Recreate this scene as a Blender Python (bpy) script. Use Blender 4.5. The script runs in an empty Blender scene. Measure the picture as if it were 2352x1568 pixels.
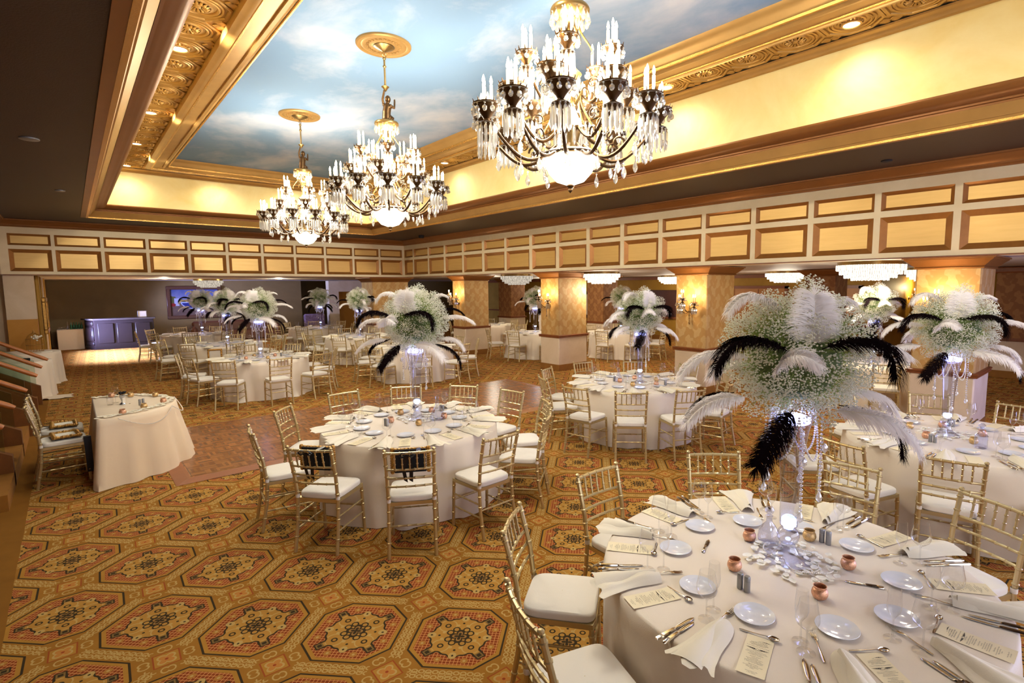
import bpy, math, random
from mathutils import Vector, Matrix
random.seed(7)
PI=math.pi
scene=bpy.context.scene
COL=scene.collection
V=Vector
# ------------------------------------------------------------------ mesh builder
class MB:
    def __init__(s): s.v=[]; s.f=[]; s.m=[]; s.mi=0
    def vert(s,p): s.v.append((p[0],p[1],p[2])); return len(s.v)-1
    def face(s,*idx): s.f.append(tuple(idx)); s.m.append(s.mi)
    def quad(s,a,b,c,d):
        n=len(s.v); s.v+= [tuple(a),tuple(b),tuple(c),tuple(d)]; s.face(n,n+1,n+2,n+3)
    def box(s,c,size,rz=0.0,bev=0.0):
        x,y,z=size[0]/2,size[1]/2,size[2]/2; ca,sa=math.cos(rz),math.sin(rz); n=len(s.v)
        def add(px,py,pz): s.v.append((c[0]+px*ca-py*sa,c[1]+px*sa+py*ca,c[2]+pz))
        if bev<=0:
            for dz in (-z,z):
                for dx,dy in ((-x,-y),(x,-y),(x,y),(-x,y)): add(dx,dy,dz)
            for q in ((0,3,2,1),(4,5,6,7),(0,1,5,4),(1,2,6,5),(2,3,7,6),(3,0,4,7)): s.face(*[n+i for i in q])
        else:
            b=min(bev,x*.9,y*.9,z*.9)
            lv=[(-z,b),(-z+b,0),(z-b,0),(z,b)]
            for dz,i in lv:
                for dx,dy in ((-x+b,-y+i),(x-b,-y+i),(x-i,-y+b),(x-i,y-b),(x-b,y-i),(-x+b,y-i),(-x+i,y-b),(-x+i,-y+b)): add(dx,dy,dz)
            for k in range(3):
                for j in range(8): s.face(n+k*8+j,n+k*8+(j+1)%8,n+k*8+8+(j+1)%8,n+k*8+8+j)
            s.face(*[n+7-j for j in range(8)]); s.face(*[n+24+j for j in range(8)])
    def lathe(s,prof,n=24,c=(0,0,0),cap0=False,cap1=False,a0=0,ax=None,sx=1,sy=1):
        """prof: list (r,z); rotate about z through c (or along matrix ax)"""
        b=len(s.v)
        for r,z in prof:
            for k in range(n):
                a=a0+2*PI*k/n; p=V((r*math.cos(a)*sx,r*math.sin(a)*sy,z))
                if ax is not None: p=ax@p
                s.v.append((p[0]+c[0],p[1]+c[1],p[2]+c[2]))
        for i in range(len(prof)-1):
            for k in range(n): s.face(b+i*n+k,b+i*n+(k+1)%n,b+(i+1)*n+(k+1)%n,b+(i+1)*n+k)
        if cap0: s.face(*[b+n-1-k for k in range(n)])
        if cap1: s.face(*[b+(len(prof)-1)*n+k for k in range(n)])
    def tube(s,pts,rad,n=8,cap=True,flat=1.0):
        pts=[V(p) for p in pts]; b=len(s.v)
        if not hasattr(rad,'__len__'): rad=[rad]*len(pts)
        t=(pts[1]-pts[0]).normalized()
        up=V((0,0,1)) if abs(t.z)<.9 else V((1,0,0))
        nx=t.cross(up).normalized()
        for i,p in enumerate(pts):
            if i==0: t=(pts[1]-pts[0])
            elif i==len(pts)-1: t=(pts[-1]-pts[-2])
            else: t=(pts[i+1]-pts[i-1])
            if t.length<1e-9: t=V((0,0,1))
            t=t.normalized()
            nx=(nx-t*nx.dot(t))
            if nx.length<1e-6: nx=t.orthogonal()
            nx=nx.normalized(); ny=t.cross(nx)
            for k in range(n):
                a=2*PI*k/n; q=p+nx*(rad[i]*math.cos(a))+ny*(rad[i]*flat*math.sin(a)); s.v.append(tuple(q))
        for i in range(len(pts)-1):
            for k in range(n): s.face(b+i*n+k,b+i*n+(k+1)%n,b+(i+1)*n+(k+1)%n,b+(i+1)*n+k)
        if cap:
            s.face(*[b+n-1-k for k in range(n)]); m=b+(len(pts)-1)*n; s.face(*[m+k for k in range(n)])
    def ball(s,c,r,n=10,m=6,sz=1.0):
        pr=[(r*math.sin(PI*i/m),-r*sz*math.cos(PI*i/m)) for i in range(m+1)]
        pr[0]=(r*.02,pr[0][1]); pr[-1]=(r*.02,pr[-1][1]); s.lathe(pr,n,c,True,True)
    def octa(s,c,r,rz=1.0):
        n=len(s.v); x,y,z=c
        s.v+=[(x+r,y,z),(x-r,y,z),(x,y+r,z),(x,y-r,z),(x,y,z+r*rz),(x,y,z-r*rz)]
        for q in ((0,2,4),(2,1,4),(1,3,4),(3,0,4),(2,0,5),(1,2,5),(3,1,5),(0,3,5)): s.face(*[n+i for i in q])
    def prism(s,poly,z0,z1,cap=True):
        n=len(s.v); k=len(poly)
        for z in (z0,z1):
            for x,y in poly: s.v.append((x,y,z))
        for i in range(k): s.face(n+i,n+(i+1)%k,n+k+(i+1)%k,n+k+i)
        if cap: s.face(*[n+k-1-i for i in range(k)]); s.face(*[n+k+i for i in range(k)])
    def grid(s,rows,closed=False):
        """rows: list of equal-length point lists"""
        b=len(s.v); w=len(rows[0])
        for r in rows:
            for p in r: s.v.append((p[0],p[1],p[2]))
        for i in range(len(rows)-1):
            for k in range(w if closed else w-1):
                k2=(k+1)%w; s.face(b+i*w+k,b+i*w+k2,b+(i+1)*w+k2,b+(i+1)*w+k)
    def xform(s,mat,start=0):
        for i in range(start,len(s.v)): s.v[i]=tuple(mat@V(s.v[i]))
    def mesh(s,name,mats,smooth=True,ang=38):
        me=bpy.data.meshes.new(name); me.from_pydata(s.v,[],s.f)
        if not isinstance(mats,(list,tuple)): mats=[mats]
        for m in mats: me.materials.append(m)
        if len(mats)>1: me.polygons.foreach_set('material_index',s.m)
        if smooth:
            me.polygons.foreach_set('use_smooth',[True]*len(s.f)); me.set_sharp_from_angle(angle=math.radians(ang))
        me.update(); return me
    def build(s,name,mats,parent=None,loc=None,rz=0,smooth=True,ang=38):
        return link(name,s.mesh(name,mats,smooth,ang),parent,loc,rz)
def link(name,me,parent=None,loc=None,rz=0):
    o=bpy.data.objects.new(name,me); COL.objects.link(o)
    if parent: o.parent=parent
    if loc is not None: o.location=loc
    if rz: o.rotation_euler=(0,0,rz)
    return o
def tag(o,label,cat,group=None,kind=None):
    o['label']=label; o['category']=cat
    if group: o['group']=group
    if kind: o['kind']=kind
    return o
def struct(o,label=None):
    o['kind']='structure'
    if label: o['label']=label
    return o
def empty(name,loc=(0,0,0),rz=0,scale=1):
    o=bpy.data.objects.new(name,None); COL.objects.link(o); o.location=loc; o.rotation_euler=(0,0,rz); o.scale=(scale,)*3; o.empty_display_size=.1; return o
KIDS={}
def kids(o): return [c for c in o.children]
def copy_tree(o,loc=None,rz=None,scale=None,parent=None):
    c=o.copy(); COL.objects.link(c)
    if parent is not None: c.parent=parent
    for ch in list(o.children): copy_tree(ch,parent=c)
    if loc is not None: c.location=loc
    if rz is not None: c.rotation_euler=(0,0,rz)
    if scale is not None: c.scale=(scale,)*3
    return c
ORD=['first','second','third','fourth','fifth','sixth','seventh','eighth','ninth','tenth','eleventh','twelfth','thirteenth','fourteenth','fifteenth','sixteenth','seventeenth','eighteenth','nineteenth','twentieth','last']
# ------------------------------------------------------------------ node helpers
def lin(r,g,b):
    f=lambda c:(c/255/12.92) if c/255<=.04045 else ((c/255+.055)/1.055)**2.4
    return (f(r),f(g),f(b),1)
class S:
    T=None
    def __init__(s,sock): s.s=sock
    def __add__(a,b): return mth('ADD',a,b)
    def __radd__(a,b): return mth('ADD',b,a)
    def __sub__(a,b): return mth('SUBTRACT',a,b)
    def __rsub__(a,b): return mth('SUBTRACT',b,a)
    def __mul__(a,b): return mth('MULTIPLY',a,b)
    def __rmul__(a,b): return mth('MULTIPLY',b,a)
    def __truediv__(a,b): return mth('DIVIDE',a,b)
    def __lt__(a,b): return mth('LESS_THAN',a,b)
    def __gt__(a,b): return mth('GREATER_THAN',a,b)
def setin(inp,x):
    if isinstance(x,S): S.T.links.new(x.s,inp)
    else: inp.default_value=x
def mth(op,a,b=None,c=None):
    n=S.T.nodes.new('ShaderNodeMath'); n.operation=op
    setin(n.inputs[0],a)
    if b is not None: setin(n.inputs[1],b)
    if c is not None: setin(n.inputs[2],c)
    return S(n.outputs[0])
def mabs(a): return mth('ABSOLUTE',a)
def mmax(a,b): return mth('MAXIMUM',a,b)
def mmin(a,b): return mth('MINIMUM',a,b)
def mcos(a): return mth('COSINE',a)
def msin(a): return mth('SINE',a)
def sq(a): return a*a
def mix(f,a,b):
    n=S.T.nodes.new('ShaderNodeMix'); n.data_type='RGBA'
    setin(n.inputs[0],f); setin(n.inputs[6],a); setin(n.inputs[7],b); return S(n.outputs[2])
def newmat(name):
    m=bpy.data.materials.new(name); m.use_nodes=True; nt=m.node_tree; nt.nodes.clear(); S.T=nt
    o=nt.nodes.new('ShaderNodeOutputMaterial'); return m,nt,o
def pbsdf(color,rough=.5,metal=0,spec=.5,**kw):
    n=S.T.nodes.new('ShaderNodeBsdfPrincipled')
    setin(n.inputs['Base Color'],color); setin(n.inputs['Roughness'],rough); setin(n.inputs['Metallic'],metal)
    n.inputs['Specular IOR Level'].default_value=spec
    for k,v in kw.items(): setin(n.inputs[k.replace('_',' ')],v)
    return n
def coord(kind='Object'):
    n=S.T.nodes.new('ShaderNodeTexCoord'); return S(n.outputs[kind])
def geopos():
    n=S.T.nodes.new('ShaderNodeNewGeometry'); return S(n.outputs['Position'])
def sep(v):
    n=S.T.nodes.new('ShaderNodeSeparateXYZ'); S.T.links.new(v.s,n.inputs[0]); return S(n.outputs[0]),S(n.outputs[1]),S(n.outputs[2])
def comb(x,y,z):
    n=S.T.nodes.new('ShaderNodeCombineXYZ'); setin(n.inputs[0],x); setin(n.inputs[1],y); setin(n.inputs[2],z); return S(n.outputs[0])
def noise(vec,scale,detail=3,rough=.5,dist=0,out=0):
    n=S.T.nodes.new('ShaderNodeTexNoise'); S.T.links.new(vec.s,n.inputs['Vector']); n.inputs['Scale'].default_value=scale; n.inputs['Detail'].default_value=detail
    n.inputs['Roughness'].default_value=rough; n.inputs['Distortion'].default_value=dist; return S(n.outputs[out])
def ramp(f,stops):
    n=S.T.nodes.new('ShaderNodeValToRGB'); S.T.links.new(f.s,n.inputs[0]); e=n.color_ramp.elements
    while len(e)<len(stops): e.new(.5)
    for i,(p,c) in enumerate(stops): e[i].position=p; e[i].color=c
    return S(n.outputs[0])
def bump(h,strength=.3,dist=.01):
    n=S.T.nodes.new('ShaderNodeBump'); setin(n.inputs['Height'],h); n.inputs['Strength'].default_value=strength; n.inputs['Distance'].default_value=dist; return S(n.outputs[0])
def fin(o,n,i=0): S.T.links.new(n.outputs[i],o.inputs[0])
def simple(name,rgb,rough=.5,metal=0,spec=.5,var=0,vscale=8,bmp=0,bscale=60,**kw):
    m,nt,o=newmat(name); c=lin(*rgb)
    col=c
    if var:
        f=noise(coord('Object'),vscale,4,.6)
        col=ramp(f,[(.25,tuple(x*(1-var) for x in c[:3])+(1,)),(.75,tuple(min(1,x*(1+var)) for x in c[:3])+(1,))])
    n=pbsdf(col,rough,metal,spec,**kw)
    if bmp: nt.links.new(bump(noise(coord('Object'),bscale,4,.6),bmp,.004).s,n.inputs['Normal'])
    fin(o,n); return m
def emit(name,rgb,strength):
    m,nt,o=newmat(name); n=nt.nodes.new('ShaderNodeEmission'); n.inputs[0].default_value=lin(*rgb); n.inputs[1].default_value=strength; fin(o,n); return m
def glassy(name,tint=(245,248,250),refl=.9,base=.06,rough=.02,edge=1.0):
    """thin clear glass: mostly see-through, mirror-like towards grazing angles"""
    m,nt,o=newmat(name)
    t=nt.nodes.new('ShaderNodeBsdfTransparent'); t.inputs[0].default_value=lin(*tint)
    g=nt.nodes.new('ShaderNodeBsdfGlossy'); g.inputs[0].default_value=(refl,refl,refl,1); g.inputs[1].default_value=rough
    lw=nt.nodes.new('ShaderNodeLayerWeight'); lw.inputs[0].default_value=.5
    f=mth('POWER',S(lw.outputs['Facing']),3.0)*edge+base
    mx=nt.nodes.new('ShaderNodeMixShader'); nt.links.new(f.s,mx.inputs[0]); nt.links.new(t.outputs[0],mx.inputs[1]); nt.links.new(g.outputs[0],mx.inputs[2]); fin(o,mx); return m
CAMR=[[0.7478033, -0.66387923, -0.00738862], [-0.07278533, -0.07091461, -0.99482331], [0.65991857, 0.74446994, -0.10135085]]
# ------------------------------------------------------------------ materials
def mat_carpet():
    m,nt,o=newmat('patterned_carpet'); x,y,z=sep(geopos())
    c,s_=math.cos(-.8163),math.sin(-.8163); P=.686
    a=((x+.179)*c+(y-4.742)*s_)*(1/P); b=((y-4.742)*c-(x+.179)*s_)*(1/P)
    u=a-mth('ROUND',a); v=b-mth('ROUND',b)
    au,av=mabs(u),mabs(v)
    doct=mmax(mmax(au,av),(au+av)*(.7071*.42/.4525))
    band=lambda d,lo,hi: (d>lo)*(d<hi)
    ns=noise(geopos(),5,4,.65); pile=noise(geopos(),420,2,.7)
    G=mix(ns,lin(138,86,20),lin(166,112,36)); G2=mix(ns,lin(158,106,30),lin(182,130,50))
    RED=mix(noise(geopos(),3,3),lin(118,36,10),lin(142,50,16)); BLK=lin(12,9,13); CR=lin(186,152,88)
    col=G
    # vine between octagons
    for p,q in ((.5-au,av),(.5-av,au)):
        wob=(noise(geopos(),26,2)-.5)*.05; w=mabs(p-msin(q*52)*.024+wob); vine=mmin((w<.006)*(q<.35),1.0)
        leaf=(mabs(mth('SQRT',sq(p-.03)+sq(mth('PINGPONG',q,.06)-.03)*.7)-.019)<.0055)*(q<.33)
        col=mix(mmax(vine,leaf),col,CR)
    cu,cv=.5-au,.5-av; dm=cu+cv
    col=mix((dm<.145),col,lin(150,62,22)); col=mix((dm<.128),col,G2)
    rc=mth('SQRT',sq(cu)+sq(cv)); tc=mth('ARCTAN2',cv,cu)
    fl=rc-mabs(mcos(tc*2))*.035
    col=mix((fl<.052),col,CR); col=mix((fl<.034),col,lin(186,120,52)); col=mix(rc<.014,col,lin(150,52,22))
    hx=(cu+cv)*.7071-.165; hy=(cu-cv)*.7071
    h=mth('SQRT',sq(hx*.8)+sq(mabs(hy)-.022)); col=mix(band(h,.024,.036),col,CR)
    # octagon
    col=mix(doct<.426,col,BLK); col=mix(doct<.409,col,G2); col=mix(doct<.376,col,RED)
    fr=lambda t:mabs(mth('FRACT',t*30+.5)-.5)
    gl=mmax(fr(u)<.085,fr(v)<.085)*(doct<.376); col=mix(gl*.75,col,lin(226,160,92))
    r=mth('SQRT',sq(u)+sq(v)); th=mth('ARCTAN2',v,u)
    # tan buds and white flecks on the red field
    bx=mth('SQRT',sq(mmax(au,av)-.318)+sq(mmin(au,av)-.12)); col=mix(bx<.034,col,lin(170,112,46)); col=mix(bx<.013,col,CR)
    rm=r-mcos(th*8)*.016-mcos(th*16)*.009
    tip=mabs(au-.235)+mabs(av-.235); tip2=mabs(au-.2)+mabs(av-.2)
    inm=mmax(mmax(rm<.282,tip<.062),tip2<.07); inm2=mmax(rm<.265,tip2<.042)
    MED=mix(ns,lin(162,110,38),lin(192,142,64))
    col=mix(inm,col,BLK); col=mix(inm2,col,MED); col=mix(band(tip,.026,.045),col,lin(120,92,48))
    fx=mth('SQRT',sq((mmax(au,av)-.262)*.85)+sq(mmin(au,av))); col=mix(fx<.036,col,CR); col=mix(fx<.01,col,BLK)
    pd=mth('SQRT',sq(au-.142)+sq(av-.142)); col=mix(band(pd,.076,.088)*(rm<.262),col,CR)
    col=mix(pd<.03,col,BLK); col=mix(pd<.016,col,MED); 
    p2=mth('SQRT',sq(mmax(au,av)-.155)+sq(mmin(au,av)-.045)); col=mix(p2<.016,col,CR)
    p3=mth('SQRT',sq(mmax(au,av)-.19)+sq(mmin(au,av))); col=mix(p3<.012,col,BLK)
    cl=mth('SQRT',sq(mmax(au,av)-.095)+sq(mmin(au,av)-.048)); col=mix(band(cl,.022,.036),col,BLK)
    fw=r-mabs(mcos(th*2))*.045; col=mix(fw<.05,col,BLK); col=mix(band(fw,.004,.024),col,lin(150,106,52)); col=mix(r<.014,col,BLK)
    # plain border strip along the stairs
    col=mix(x<(noise(geopos(),2)*.02-.49),col,mix(ns,lin(118,72,14),lin(142,92,24)))
    col=mix(.10,col,mix(pile,lin(30,20,8),lin(230,190,120)))
    n=pbsdf(col,.95,0,.1); nt.links.new(bump(pile,.5,.004).s,n.inputs['Normal']); fin(o,n); return m
def mat_parquet():
    m,nt,o=newmat('parquet'); x,y,z=sep(coord('Object')); t=.152
    iu=mth('FLOOR',x*(1/t)); iv=mth('FLOOR',y*(1/t)); par=mth('FLOORED_MODULO',iu+iv,2)
    fu=mth('FRACT',x*(1/t)); fv=mth('FRACT',y*(1/t))
    strip=mth('FLOOR',(par*fu+(1-par)*fv)*5)
    wn=nt.nodes.new('ShaderNodeTexWhiteNoise'); nt.links.new(comb(iu,iv,strip).s,wn.inputs['Vector'])
    grain=noise(comb(x*(par*30+4),y*((1-par)*30+4),strip),2,3)
    col=ramp(S(wn.outputs['Value'])*.7+grain*.3,[(.1,lin(110,62,28)),(.5,lin(138,84,40)),(.9,lin(162,104,56))])
    seam=mmin(mmin(fu,1-fu),mmin(fv,1-fv))<.012
    big=mmin(mth('FRACT',x*(1/.914)),mth('FRACT',y*(1/.914)))<.006
    col=mix(seam*.35,col,lin(90,45,18)); col=mix(big*.8,col,lin(70,34,14))
    n=pbsdf(col,.25,0,.42); fin(o,n); return m
def mat_damask(name,c0,c1,rough=.5):
    m,nt,o=newmat(name); x,y,z=sep(geopos()); s=(x+y)*1.0
    k=2*PI/.36; kz=2*PI/.42
    su=s*k; zu=z*kz
    og=mcos(su)*mcos(zu)+mcos(su*2+msin(zu)*1.4)*.5+msin(zu*2+mcos(su)*2.2)*.45+mcos(su*3)*mcos(zu*3)*.35
    f=mth('SMOOTH_MIN',mmax((og-.05)*4+.5,0.0),1.0,.1); f=f*(noise(geopos(),30,3)*.8+.4)
    w=noise(geopos(),2.2,4,.6)
    col=mix(mmin(f,1.0),mix(w,lin(*c0),lin(*[min(255,int(q*1.12)) for q in c0])),lin(*c1))
    n=pbsdf(col,rough,.15,.4); nt.links.new(bump(f,.25,.004).s,n.inputs['Normal']); fin(o,n); return m
def mat_plaster(name,c0,c1,scale=1.4,rough=.6,spec=.3):
    m,nt,o=newmat(name); f=noise(geopos(),scale,6,.62,.6); g=noise(geopos(),scale*9,3,.6)
    col=mix(mth('MULTIPLY_ADD',f,2.2,-.6)+(g-.5)*.2,lin(*c0),lin(*c1))
    n=pbsdf(col,rough,0,spec); fin(o,n); return m
def mat_gold_panel():
    m,nt,o=newmat('gilt_panel'); x,y,z=sep(geopos())
    f=noise(comb((x+y)*.8,z*9,0),2.2,4,.6)
    col=mix(f,lin(208,166,92),lin(228,190,118)); n=pbsdf(col,.42,.35,.5); fin(o,n); return m
def mat_sky():
    m,nt,o=newmat('painted_sky'); p=geopos(); x,y,z=sep(p)
    q=comb(x*.55+2.4,y*.36+.6,0)
    a=noise(q,1.25,8,.58,.35); b=noise(comb(x*1.3,y*.9,5),1.1,5,.6,.4)
    big=noise(comb(x*.3+4,y*.22,2),1.0,2)
    f=a*.62+b*.2+big*.22
    blue=mix(big,lin(118,152,188),lin(160,187,210))
    col=mix(mmin(mmax((f-.49)*7,0.0),1.0)*.85,blue,mix(b,lin(196,204,218),lin(222,222,224)))
    n=pbsdf(col,.8,0,.1); fin(o,n); return m
def mat_cloth(name,c,rough=.75,sheen=.3):
    m,nt,o=newmat(name); p=coord('Object'); w=noise(p,2.4,4,.5)
    col=mix(w,lin(*c),lin(*[int(q*.95) for q in c]))
    n=pbsdf(col,rough,0,.25); n.inputs['Sheen Weight'].default_value=sheen
    h=noise(p,5,3,.5)*.6+noise(p,220,2,.5)*.08
    nt.links.new(bump(h,.35,.02).s,n.inputs['Normal']); fin(o,n); return m
def mat_feather(name,c,tr):
    m,nt,o=newmat(name)
    d=nt.nodes.new('ShaderNodeBsdfDiffuse'); d.inputs[0].default_value=lin(*c)
    t=nt.nodes.new('ShaderNodeBsdfTranslucent'); t.inputs[0].default_value=lin(*c)
    mx=nt.nodes.new('ShaderNodeMixShader'); mx.inputs[0].default_value=tr
    nt.links.new(d.outputs[0],mx.inputs[1]); nt.links.new(t.outputs[0],mx.inputs[2]); fin(o,mx); return m
def mat_painting():
    m,nt,o=newmat('harbour_painting'); x,y,z=sep(coord('Generated'))
    p=coord('Generated'); n1=noise(p,5,4,.6)
    sky=mix(mmin(mmax((z-.5)*2+ (n1-.5),0.0),1.0),lin(150,150,190),lin(70,90,160))
    gnd=mix(n1,lin(60,44,44),lin(150,120,104))
    col=mix((z+ (n1-.5)*.15)>.52,gnd,sky)
    hill=((z-.52-(.4-x)*.9*(n1*1.3))<0)*(x<.42)*(z>.45); col=mix(hill,col,mix(noise(p,18,3),lin(40,52,30),lin(120,116,60)))
    hs=(x>.07)*(x<.17)*(z>.38)*(z<.66); col=mix(hs,col,lin(190,190,220))
    rd=(mth('SQRT',sq(x-.04)+sq(z-.42))<.06); col=mix(rd*(n1>.35),col,lin(150,30,34))
    bt=((sq((x-.62)/.4)+sq((z-.5)/.24))<1)*(z<(.5+(x-.62)*.05)); rim=((sq((x-.62)/.42)+sq((z-.5)/.27))<1)*(z<.52)
    col=mix(rim,col,lin(190,200,235)); col=mix(bt,col,lin(28,44,130))
    col=mix(.45,col,lin(30,24,26)); n=pbsdf(col,.5,0,.2); fin(o,n); return m
def crystal_mat():
    m,nt,o=newmat('cut_crystal'); t=nt.nodes.new('ShaderNodeBsdfTransparent'); g=nt.nodes.new('ShaderNodeBsdfGlossy'); g.inputs[0].default_value=(1,1,1,1); g.inputs[1].default_value=.04
    d=nt.nodes.new('ShaderNodeBsdfTranslucent'); d.inputs[0].default_value=lin(255,250,240)
    a=nt.nodes.new('ShaderNodeMixShader'); a.inputs[0].default_value=.5; nt.links.new(t.outputs[0],a.inputs[1]); nt.links.new(d.outputs[0],a.inputs[2])
    lw=nt.nodes.new('ShaderNodeLayerWeight'); lw.inputs[0].default_value=.45; f=S(lw.outputs['Facing'])*.75+.18
    b=nt.nodes.new('ShaderNodeMixShader'); nt.links.new(f.s,b.inputs[0]); nt.links.new(a.outputs[0],b.inputs[1]); nt.links.new(g.outputs[0],b.inputs[2]); fin(o,b); return m
def prism_mat(name,st):
    m,nt,o=newmat(name); x,y,z=sep(coord('Object')); f=mabs(msin(mth('ARCTAN2',y,x)*44)); g=noise(coord('Object'),26,2,.6)
    n=nt.nodes.new('ShaderNodeEmission'); n.inputs[0].default_value=lin(255,240,218); nt.links.new(((f*.75+.25)*(g*1.3)*st).s,n.inputs[1]); fin(o,n); return m
M={}
M['carpet']=mat_carpet(); M['parquet']=mat_parquet(); M['parquet_edge']=simple('dance_floor_ramp',(146,82,40),.35,var=.1)
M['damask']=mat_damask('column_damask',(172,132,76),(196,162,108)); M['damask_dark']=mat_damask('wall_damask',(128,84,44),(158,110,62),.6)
M['cream']=mat_plaster('cream_plaster',(224,204,164),(238,222,188)); M['pale']=mat_plaster('pale_plaster',(204,180,148),(222,202,176))
M['yellow']=mat_plaster('cove_yellow',(236,206,128),(250,232,172),.9); M['mustard']=mat_plaster('mustard_wall',(150,112,36),(176,134,52),1.2)
M['taupe']=mat_plaster('taupe_wall',(112,92,58),(126,104,68),.8); M['tan']=mat_plaster('tan_wall',(176,120,40),(196,140,60),.9)
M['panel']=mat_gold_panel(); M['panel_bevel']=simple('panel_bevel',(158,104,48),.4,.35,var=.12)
M['gold']=simple('gilt_moulding',(190,148,84),.4,.45,var=.1,vscale=3); M['gold_dark']=simple('bronze_moulding',(142,92,44),.4,.4,var=.1,vscale=3)
M['bead']=simple('bead_strip',(220,170,90),.25,.8,bmp=.8,bscale=90)
M['tile']=simple('gilt_ceiling_tile',(186,142,72),.4,.45,var=.12,vscale=6)
M['soffit']=simple('dark_soffit',(52,30,19),.5,0,.4,var=.14,vscale=14,bmp=.5,bscale=70)
M['sky']=mat_sky(); M['white_ceiling']=mat_plaster('white_ceiling',(196,184,174),(210,200,190))
M['walnut']=simple('walnut_rail',(126,70,36),.4,0,.5,var=.15,vscale=20); M['base']=simple('carpet_base',(140,92,32),.9,var=.12)
M['door']=simple('door_wood',(176,118,58),.45,var=.1)
M['chair']=simple('champagne_lacquer',(204,184,136),.33,.7,.5,var=.06); M['cushion']=mat_cloth('ivory_cushion',(240,232,218),.7,.2)
M['cloth']=mat_cloth('satin_tablecloth',(238,224,204),.5,.3); M['cloth_cream']=mat_cloth('cream_tablecloth',(236,214,184),.5,.3)
M['napkin']=mat_cloth('ivory_napkin',(240,230,208),.8,.2); M['plate']=simple('bone_china',(222,224,232),.12,0,.6)
M['card']=simple('menu_card',(240,226,190),.7); M['ink']=simple('menu_ink',(62,52,46),.8); M['ink2']=simple('sign_ink',(40,28,24),.8)
M['steel']=simple('polished_cutlery',(200,190,176),.14,1.0); M['glass']=glassy('wine_glass',(250,250,250),.92,.035,.01,.85); M['vase']=glassy('vase_glass',(236,238,252),.9,.1,.04,1.0)
M['crystal']=crystal_mat(); M['bronze']=simple('antique_bronze',(86,62,36),.36,.8,var=.25,vscale=40)
M['brass']=simple('aged_brass',(158,130,80),.3,.85,var=.15,vscale=20); M['candle']=simple('candle_sleeve',(248,236,206),.5,Emission_Color=lin(255,226,170),Emission_Strength=1.6)
M['candle_amber']=simple('amber_sleeve',(220,150,110),.4)
M['bulb']=emit('flame_bulb',(255,222,166),38); M['bowl']=emit('lit_crystal_bowl',(255,240,214),5.5); M['flush']=prism_mat('lit_prisms',2.6)
M['flush_dim']=prism_mat('softly_lit_prisms',.8)
M['disc']=emit('downlight_lamp',(255,240,214),14); M['led']=emit('vase_led',(176,200,255),16); M['ledtop']=emit('vase_top_led',(176,180,255),7)
M['fw']=mat_feather('white_ostrich',(255,250,247),.32); M['fb']=mat_feather('black_ostrich',(24,16,18),.1)
M['quill']=simple('feather_quill',(220,205,180),.5)
M['gyp']=mat_feather('baby_breath_white',(244,242,226),.25); M['gstem']=simple('flower_stem',(150,170,92),.7,var=.2,vscale=30); M['gcore']=simple('flower_core',(84,100,56),.9,var=.4,vscale=60)
M['pearl']=simple('pearl',(236,228,216),.25,.15,.6); M['petal']=simple('rose_petal',(246,240,222),.6,var=.05)
M['copper']=simple('mercury_glass',(224,170,136),.34,.65,var=.3,vscale=90,bmp=.6,bscale=120); M['copper_gold']=simple('gold_mercury_glass',(216,180,124),.34,.65,var=.3,vscale=90,bmp=.6,bscale=120)
M['black']=simple('black_velvet',(16,15,20),.8); M['ribbon']=simple('black_satin',(12,13,24),.35)
M['gilt_frame']=simple('carved_gilt_frame',(176,132,64),.35,.7,var=.35,vscale=30,bmp=.9,bscale=40); M['paper']=simple('white_paper',(238,230,214),.8)
M['bar']=simple('dark_mahogany',(22,11,12),.42,0,.3,var=.2,vscale=10); M['bar_top']=simple('bar_top',(60,52,50),.2,0,.6)
M['frame_dark']=simple('mahogany_frame',(70,34,24),.4,var=.2,vscale=20); M['painting']=mat_painting()
M['rail']=simple('oak_handrail',(176,104,44),.35,0,.5,var=.15,vscale=12); M['stair']=simple('stair_carpet',(150,98,26),.95,var=.1,bmp=.3,bscale=200); M['stringer']=simple('stringer_carpet',(112,66,22),.95,var=.15)
M['balustrade']=glassy('balustrade_glass',(236,244,236),.8,.05); M['leather']=simple('brown_leather',(96,56,34),.4,var=.15); M['floral']=simple('floral_upholstery',(120,96,120),.8,var=.5,vscale=14)
M['green']=simple('green_bottle',(24,90,60),.12,0,.7); M['metal_grey']=simple('brushed_grey',(150,150,150),.4,.6)
M['foil']=simple('silver_foil',(190,194,204),.2,.9)
# ------------------------------------------------------------------ room shell
XR,YB,ZS=9.33,18.23,3.93
def plane(name,pts,mat,**k):
    b=MB(); b.quad(*pts); return struct(b.build(name,mat,smooth=False))
plane('floor',[(-6,-4,0),(28,-4,0),(28,31,0),(-6,31,0)],M['carpet'])
def ring(name,rect,prof,mat,parent=None,struc=True):
    x0,x1,y0,y1=rect; b=MB()
    rows=[]
    for d,z in prof: rows.append([(x0+d,y0+d,z),(x1-d,y0+d,z),(x1-d,y1-d,z),(x0+d,y1-d,z)])
    b.grid(rows,closed=True)
    o=b.build(name,mat,parent,ang=35)
    if struc and not parent: struct(o)
    return o
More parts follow.
